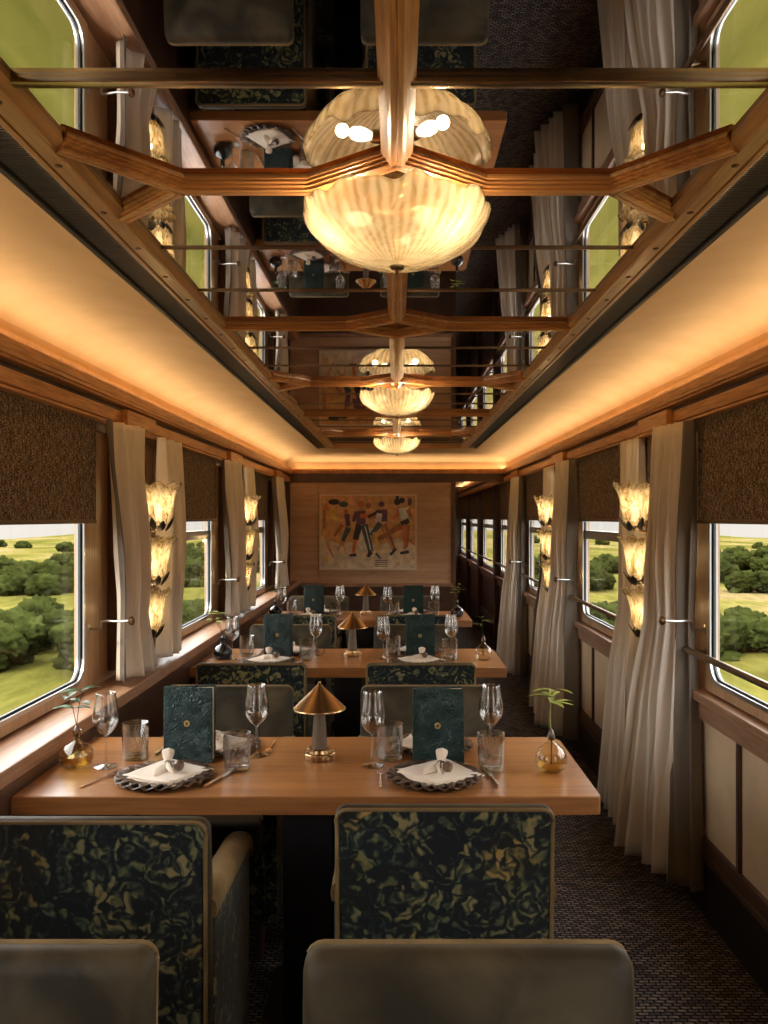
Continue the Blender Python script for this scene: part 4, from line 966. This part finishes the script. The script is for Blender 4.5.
def make_vase(kind, gm, lm, liquid=True, tall=0.16, nleaf=9, seed=1, wide=False):
    r = thing(kind, '', 'vase')
    rr = random.Random(seed)
    if wide: pr = [(0.0, 0.0), (0.026, 0.0), (0.040, 0.010), (0.046, 0.028), (0.044, 0.046), (0.034, 0.064), (0.018, 0.078), (0.010, 0.084), (0.009, 0.094), (0.012, 0.098)]
    else: pr = [(0.0, 0.0), (0.030, 0.0), (0.043, 0.010), (0.048, 0.028), (0.045, 0.048), (0.032, 0.064), (0.015, 0.072), (0.011, 0.082), (0.011, 0.100), (0.014, 0.108)]
    b = MB(); b.lathe(pr, 36); b.lathe([(q*0.93, z+0.0015) for q, z in reversed(pr)], 36); b.build('vase_body', gm, r, angle=1.0)
    if liquid:
        b = MB(); b.lathe([(0.0, 0.003), (0.027, 0.003), (0.039, 0.012), (0.043, 0.028), (0.042, 0.036), (0.0, 0.036)], 32); b.build('water', M['liquid_amber'], r)
    b = MB(); b.lathe([(0.001, 0.085), (0.009, 0.092), (0.0105, 0.103), (0.006, 0.116), (0.001, 0.122)], 14) ; b.tube([(0, 0, 0.02), (0.002, 0.001, 0.09)], 0.0018, 6); b.build('seed', M['bead'], r)
    b = MB(); stems = []
    for s in range(2 if not wide else 1):
        q = [Vector((0, 0, 0.115))]; d = Vector((rr.uniform(-0.35, 0.35) if not wide else -0.12, rr.uniform(-0.2, 0.2), 1)).normalized()
        for k in range(6): q.append(q[-1]+d*(tall-0.0)/6); d = (d+Vector((rr.uniform(-0.15, 0.15), rr.uniform(-0.1, 0.1), 0))).normalized()
        b.tube(q, 0.0014, 6, 0.6); stems.append(q)
    b.build('stem', M['stem'] if not wide else lm, r)
    for k in range(nleaf):
        q = stems[k % len(stems)]; p_ = q[3+k % 4] if not wide else q[4+(k % 3)]
        a = k*2.4+seed; b = MB(); up = 0.25 if not wide else 0.22
        leaf_mesh(b, p_, (math.cos(a), math.sin(a)*0.8, up), (0, 0, 1), 0.045+rr.random()*0.015 if not wide else 0.06+0.02*rr.random(), 0.013 if not wide else 0.0085, 0.25, 5)
        o = b.build('leaf', lm, r, angle=2)
    return r

tbl = Proto(make_table()); lmp = Proto(make_lamp()); wine = Proto(make_wine()); tum = Proto(make_tumbler())
chg = Proto(make_charger()); nap = Proto(make_napkin()); frk = Proto(make_fork()); knf = Proto(make_knife()); mnu = Proto(make_menu())
TLAB = ['long oak dining table nearest the viewer', 'oak dining table in the middle of the row', 'oak dining table farthest away near the painting']
ZT = 0.7505
vases = [
    (('round_vase', M['glass_amber'], M['leaf_dark'], True, 0.11, 9, 3), 'amber glass round vase with dark leaves on the nearest table by the window'),
    (('round_vase', M['glass_vase'], M['leaf_pale'], True, 0.115, 10, 5, True), 'clear glass round vase with pale green sprig on the nearest table by the aisle'),
    (('round_vase', M['glass_teal'], M['leaf_pale'], False, 0.14, 10, 8), 'teal blue glass vase with pale sprig on the middle table by the window'),
    (('round_vase', M['glass_vase'], M['leaf_dark'], False, 0.10, 8, 9, True), 'clear glass round vase with dark leaves on the middle table by the aisle'),
    (('round_vase', M['glass_violet'], M['leaf_dark'], False, 0.12, 11, 11), 'dark violet glass vase with dark leaves on the farthest table by the window'),
    (('round_vase', M['glass_violet'], M['leaf_pale'], False, 0.12, 7, 13), 'dark violet glass vase with green leaves on the farthest table by the aisle')]
for k in range(3):
    Y = k*P; t = TN[k]
    tbl.put((-0.234, 2.196+Y, 0), 0, TLAB[k], 'oak dining tables')
    lmp.put((-0.232, 2.545+Y, ZT), 0.2, 'brass cone shade table lamp on the %s table' % t, 'brass table lamps')
    for (x, sd, rz) in ((-0.655, 'window', 0.0), (0.093, 'aisle', 0.0)):
        xs = x
        n = 'on the %s table, %s seat nearer the viewer' % (t, sd); fq = 'on the %s table, %s seat farther from the viewer' % (t, sd)
        L_ = (sd == 'window')
        # near setting
        px = -0.640 if L_ else 0.103
        chg.put((px, 2.345+Y, ZT), 0.1, 'dark scalloped charger plate '+n, 'scalloped charger plates')
        nap.put((px+(0.006 if L_ else 0.012), 2.350+Y, ZT-0.004), 0.25 if L_ else -0.2, 'cream knotted napkin on its plate '+n, 'knotted napkins')
        frk.put((-0.815 if L_ else -0.046, 2.335+Y, ZT), -0.42 if L_ else 0.02, 'copper fork left of its plate '+n, 'copper forks')
        knf.put((-0.487 if L_ else 0.262, 2.345+Y, ZT), -0.30 if L_ else 0.12, 'copper handled knife right of its plate '+n, 'copper knives')
        wine.put((-0.842 if L_ else -0.071, (2.458 if L_ else 2.47)+Y, ZT), 0, 'wine glass '+n, 'wine glasses')
        tum.put((-0.457 if L_ else 0.268, (2.43 if L_ else 2.425)+Y, ZT), 0.4, 'cut glass tumbler '+n, 'cut glass tumblers')
        # far setting, mirrored
        fx = -0.560 if L_ else 0.108
        chg.put((fx, 2.665+Y, ZT), 0.7, 'dark scalloped charger plate '+fq, 'scalloped charger plates')
        nap.put((fx-0.012, 2.660+Y, ZT-0.004), PI+0.3, 'cream knotted napkin on its plate '+fq, 'knotted napkins')
        frk.put((fx+0.165, 2.665+Y, ZT), PI, 'copper fork '+fq, 'copper forks')
        knf.put((fx-0.165, 2.665+Y, ZT), PI-0.1, 'copper handled knife '+fq, 'copper knives')
        wine.put((-0.425 if L_ else 0.283, (2.575 if L_ else 2.565)+Y, ZT), 0, 'wine glass '+fq, 'wine glasses')
        tum.put((-0.785 if L_ else -0.021, (2.55 if L_ else 2.54)+Y, ZT), 0.9, 'cut glass tumbler '+fq, 'cut glass tumblers')
        mnu.put((-0.612 if L_ else 0.124, (2.500 if L_ else 2.475)+Y, ZT), -0.10 if L_ else 0.0, 'standing green leather menu folder on the %s table, %s side' % (t, sd), 'green menu folders')
    for j in (0, 1):
        args, lab = vases[2*k+j]
        v = make_vase(*args); v.location = ((-0.925 if k == 0 else -0.89) if j == 0 else 0.438, (2.455 if j == 0 else 2.415)+Y, ZT); v['label'] = lab; v['group'] = 'round vases with sprigs'

# ------------------------------------------------------------------ the countryside outside
def ground_z(x, y):
    d = abs(x); t = min(1, max(0, (d-2.2)/9)); t = t*t*(3-2*t)
    z = -1.9-4.3*t-0.032*max(0, d-10)
    z += 0.3*noise.noise(Vector((x*0.06, y*0.06, 3)))*t
    z += 3.2*noise.noise(Vector((x*0.010+(5 if x > 0 else 0), y*0.010, 9)))*min(1, max(0, d-20)/60)
    z += 5*max(0, noise.noise(Vector((x*0.0045, y*0.0045, 4))))*min(1, max(0, d-70)/80)
    return z
def mat_ground():
    m, nt, out = new_mat('meadow_and_fields')
    v = coords(nt)
    n1 = N(nt, 'ShaderNodeTexNoise', Scale=0.035, Detail=3.0); L(nt, v, n1.inputs['Vector'])
    r1 = ramp(nt, [(0.38, (0.080, 0.076, 0.018)), (0.50, (0.125, 0.112, 0.030)), (0.60, (0.18, 0.135, 0.068))]); L(nt, n1.outputs[0], r1.inputs[0])
    n2 = N(nt, 'ShaderNodeTexNoise', Scale=1.3, Detail=6.0); L(nt, coords(nt, (1, 0.25, 1)), n2.inputs['Vector'])
    r2 = ramp(nt, [(0.35, (0.70, 0.72, 0.6)), (0.7, (1.15, 1.12, 1.0))]); L(nt, n2.outputs[0], r2.inputs[0])
    mx = N(nt, 'ShaderNodeMix', data_type='RGBA', blend_type='MULTIPLY'); mx.inputs['Factor'].default_value = 1; L(nt, r1.outputs[0], mx.inputs[6]); L(nt, r2.outputs[0], mx.inputs[7])
    p = N(nt, 'ShaderNodeBsdfDiffuse'); L(nt, mx.outputs[2], p.inputs[0]); L(nt, p.outputs[0], out.inputs[0]); return m
M['ground'] = mat_ground()
M['foliage'] = plain('tree_foliage', (0.024, 0.029, 0.007), 1.0, spec=0.0, noise_amt=0.6, nscale=1.6, bmp=1.0)
M['hill'] = plain('distant_hills', (0.085, 0.115, 0.15), 1.0, noise_amt=0.15, nscale=0.01)  # bluish distance haze is put into the hills' base colour
for sx in (-1, 1):
    xs = [2.0]
    while xs[-1] < 420: xs.append(xs[-1]*1.09+0.3)
    yy = [-12.0]
    while yy[-1] < 700: yy.append(yy[-1]+max(1.2, abs(yy[-1])*0.06))
    b = MB(); b.grid([[(sx*x, y, ground_z(sx*x, y)) for x in xs] for y in yy])
    o = b.build('meadow', M['ground'], smooth=True, angle=3); tag(o, 'green meadow and fields outside the %s windows' % ('left' if sx < 0 else 'right'), 'meadow', kind='stuff')
    b = MB(); rows = []
    for k in range(61):
        a = math.radians(2+k*1.4); R = 900; h = 8+34*abs(noise.noise(Vector((k*0.09, sx*3.3, 1))))+10*noise.noise(Vector((k*0.4, sx, 2)))
        cx, cy = sx*math.sin(a)*R, math.cos(a)*R
        rows.append([(cx*0.8, cy*0.8, -30), (cx*0.92, cy*0.92, -48+h*0.40), (cx, cy, -46+h*0.5), (cx*1.1, cy*1.1, -30)])
    b.grid(rows); o = b.build('distant_hills', M['hill'], smooth=True, angle=3); tag(o, 'blue grey hills on the horizon seen through the %s windows' % ('left' if sx < 0 else 'right'), 'hills')
b = MB(); b.box(-2.0, 2.0, -12, 700, -2.2, -1.75); o = b.build('track_bed', M['rubber'], smooth=False); tag(o, 'dark railway track bed under the carriage', 'track bed', kind='structure')

def make_tree(seed):
    r = thing('tree', '', 'tree')
    bm = bmesh.new()
    rr = random.Random(seed)
    for k in range(16):
        a = rr.uniform(0, 6.28); q = rr.uniform(0.1, 0.85); c = Vector((q*math.cos(a), q*math.sin(a), rr.uniform(0.30, 1.25)*(1-0.35*q))); rad = rr.uniform(0.22, 0.48)
        t = bmesh.new(); bmesh.ops.create_icosphere(t, subdivisions=4 if rad > 0.3 else 3, radius=rad)
        for v in t.verts:
            n_ = noise.noise(v.co*5+Vector((seed, k, 0)))*0.35+noise.noise(v.co*14+Vector((k, seed, 0)))*0.30+noise.noise(v.co*30+Vector((k, seed, 5)))*0.2; v.co = c+v.co*(1+n_)
        mp = {v: bm.verts.new(v.co) for v in t.verts}
        for f in t.faces: bm.faces.new([mp[v] for v in f.verts])
        t.free()
    b = MB(); b.bm.free(); b.bm = bm; b.build('foliage', M['foliage'], r, angle=3)
    b = MB(); b.tube([(0, 0, -0.3), (0.03, 0, 0.3), (0, 0.02, 0.8)], 0.07, 8, 0.5); b.build('trunk', M['dark_wood_z'], r)
    return r
tps = [Proto(make_tree(s)) for s in (1, 2, 3)]
def dirpt(sx, ang, dist): a = math.radians(ang); return (sx*math.sin(a)*dist, math.cos(a)*dist)
tn = 0
for sx in (-1, 1):
    rr = random.Random(40+sx)
    spots = []
    for k in range(9): spots.append((11+k*2.4+rr.uniform(-.8, .8), rr.uniform(46, 60), rr.uniform(1.7, 2.5), 'in the near hedge row'))
    for k in range(16): spots.append((10+k*1.3+rr.uniform(-.6, .6), rr.uniform(95, 150), rr.uniform(2.0, 3.2), 'among the far fields'))
    for k in range(14): spots.append((9+k*1.6+rr.uniform(-.6, .6), rr.uniform(230, 330), rr.uniform(1.6, 2.6), 'along the distant ridge'))
    for (a, d, s_, w) in spots:
        x, y = dirpt(sx, a, d)
        tps[tn % 3].put((x, y, ground_z(x, y)-0.15*s_), rr.uniform(0, 6), 'bushy green tree %s outside the %s windows' % (w, 'left' if sx < 0 else 'right'), 'trees %s outside the %s windows' % (w, 'left' if sx < 0 else 'right'), sc=(s_*1.25, s_*1.25, s_)); tn += 1

# ------------------------------------------------------------------ light, world, camera
W = bpy.data.worlds.new('sky'); SC.world = W; W.use_nodes = True; nt = W.node_tree; nt.nodes.clear()
out = nt.nodes.new('ShaderNodeOutputWorld'); bg = nt.nodes.new('ShaderNodeBackground'); bg.inputs[1].default_value = 5.2
tc = nt.nodes.new('ShaderNodeTexCoord'); sp = nt.nodes.new('ShaderNodeSeparateXYZ'); L(nt, tc.outputs['Generated'], sp.inputs[0])
r = ramp(nt, [(0.0, (0.120, 0.112, 0.102)), (0.06, (0.13, 0.124, 0.115)), (0.2, (0.80, 0.78, 0.76)), (1.0, (0.74, 0.75, 0.78))]); L(nt, sp.outputs[2], r.inputs[0])
L(nt, r.outputs[0], bg.inputs[0]); L(nt, bg.outputs[0], out.inputs[0])
sl = bpy.data.lights.new('sun', 'SUN'); sl.energy = 2.4; sl.angle = math.radians(6); sl.color = (1.0, 0.90, 0.74)
so = bpy.data.objects.new('sun', sl); COL.objects.link(so); so.rotation_euler = (math.radians(38), 0, math.radians(-25))
for sx in (-1, 1):   # daylight portals at the glazed walls
    pl = bpy.data.lights.new('window_portal', 'AREA'); pl.shape = 'RECTANGLE'; pl.size = 8.6; pl.size_y = 0.62; pl.cycles.is_portal = True
    po = bpy.data.objects.new('window_portal', pl); COL.objects.link(po); po.location = (sx*1.26, 4.0, 1.17)
    po.rotation_euler = (math.radians(90), 0, math.radians(90 if sx > 0 else -90))

cam = bpy.data.cameras.new('camera'); co = bpy.data.objects.new('camera', cam); COL.objects.link(co); SC.camera = co
co.location = (0, 0, EYE); co.rotation_euler = (math.radians(90), 0, 0)
cam.sensor_fit = 'VERTICAL'; cam.sensor_height = 36.0; cam.lens = 850/1024*36.0
cam.shift_x = -(397-384)/1024; cam.shift_y = (518-512)/1024
cam.clip_start = 0.02; cam.clip_end = 3000
SC.view_settings.view_transform = 'Standard'; SC.view_settings.look = 'None'; SC.view_settings.gamma = 1; SC.view_settings.use_curve_mapping = False
SC.view_settings.exposure = 0.72
cy = SC.cycles
cy.max_bounces = 10; cy.diffuse_bounces = 4; cy.glossy_bounces = 5; cy.transmission_bounces = 6; cy.transparent_max_bounces = 24
cy.caustics_reflective = False; cy.caustics_refractive = False; cy.sample_clamp_indirect = 6; cy.use_denoising = True
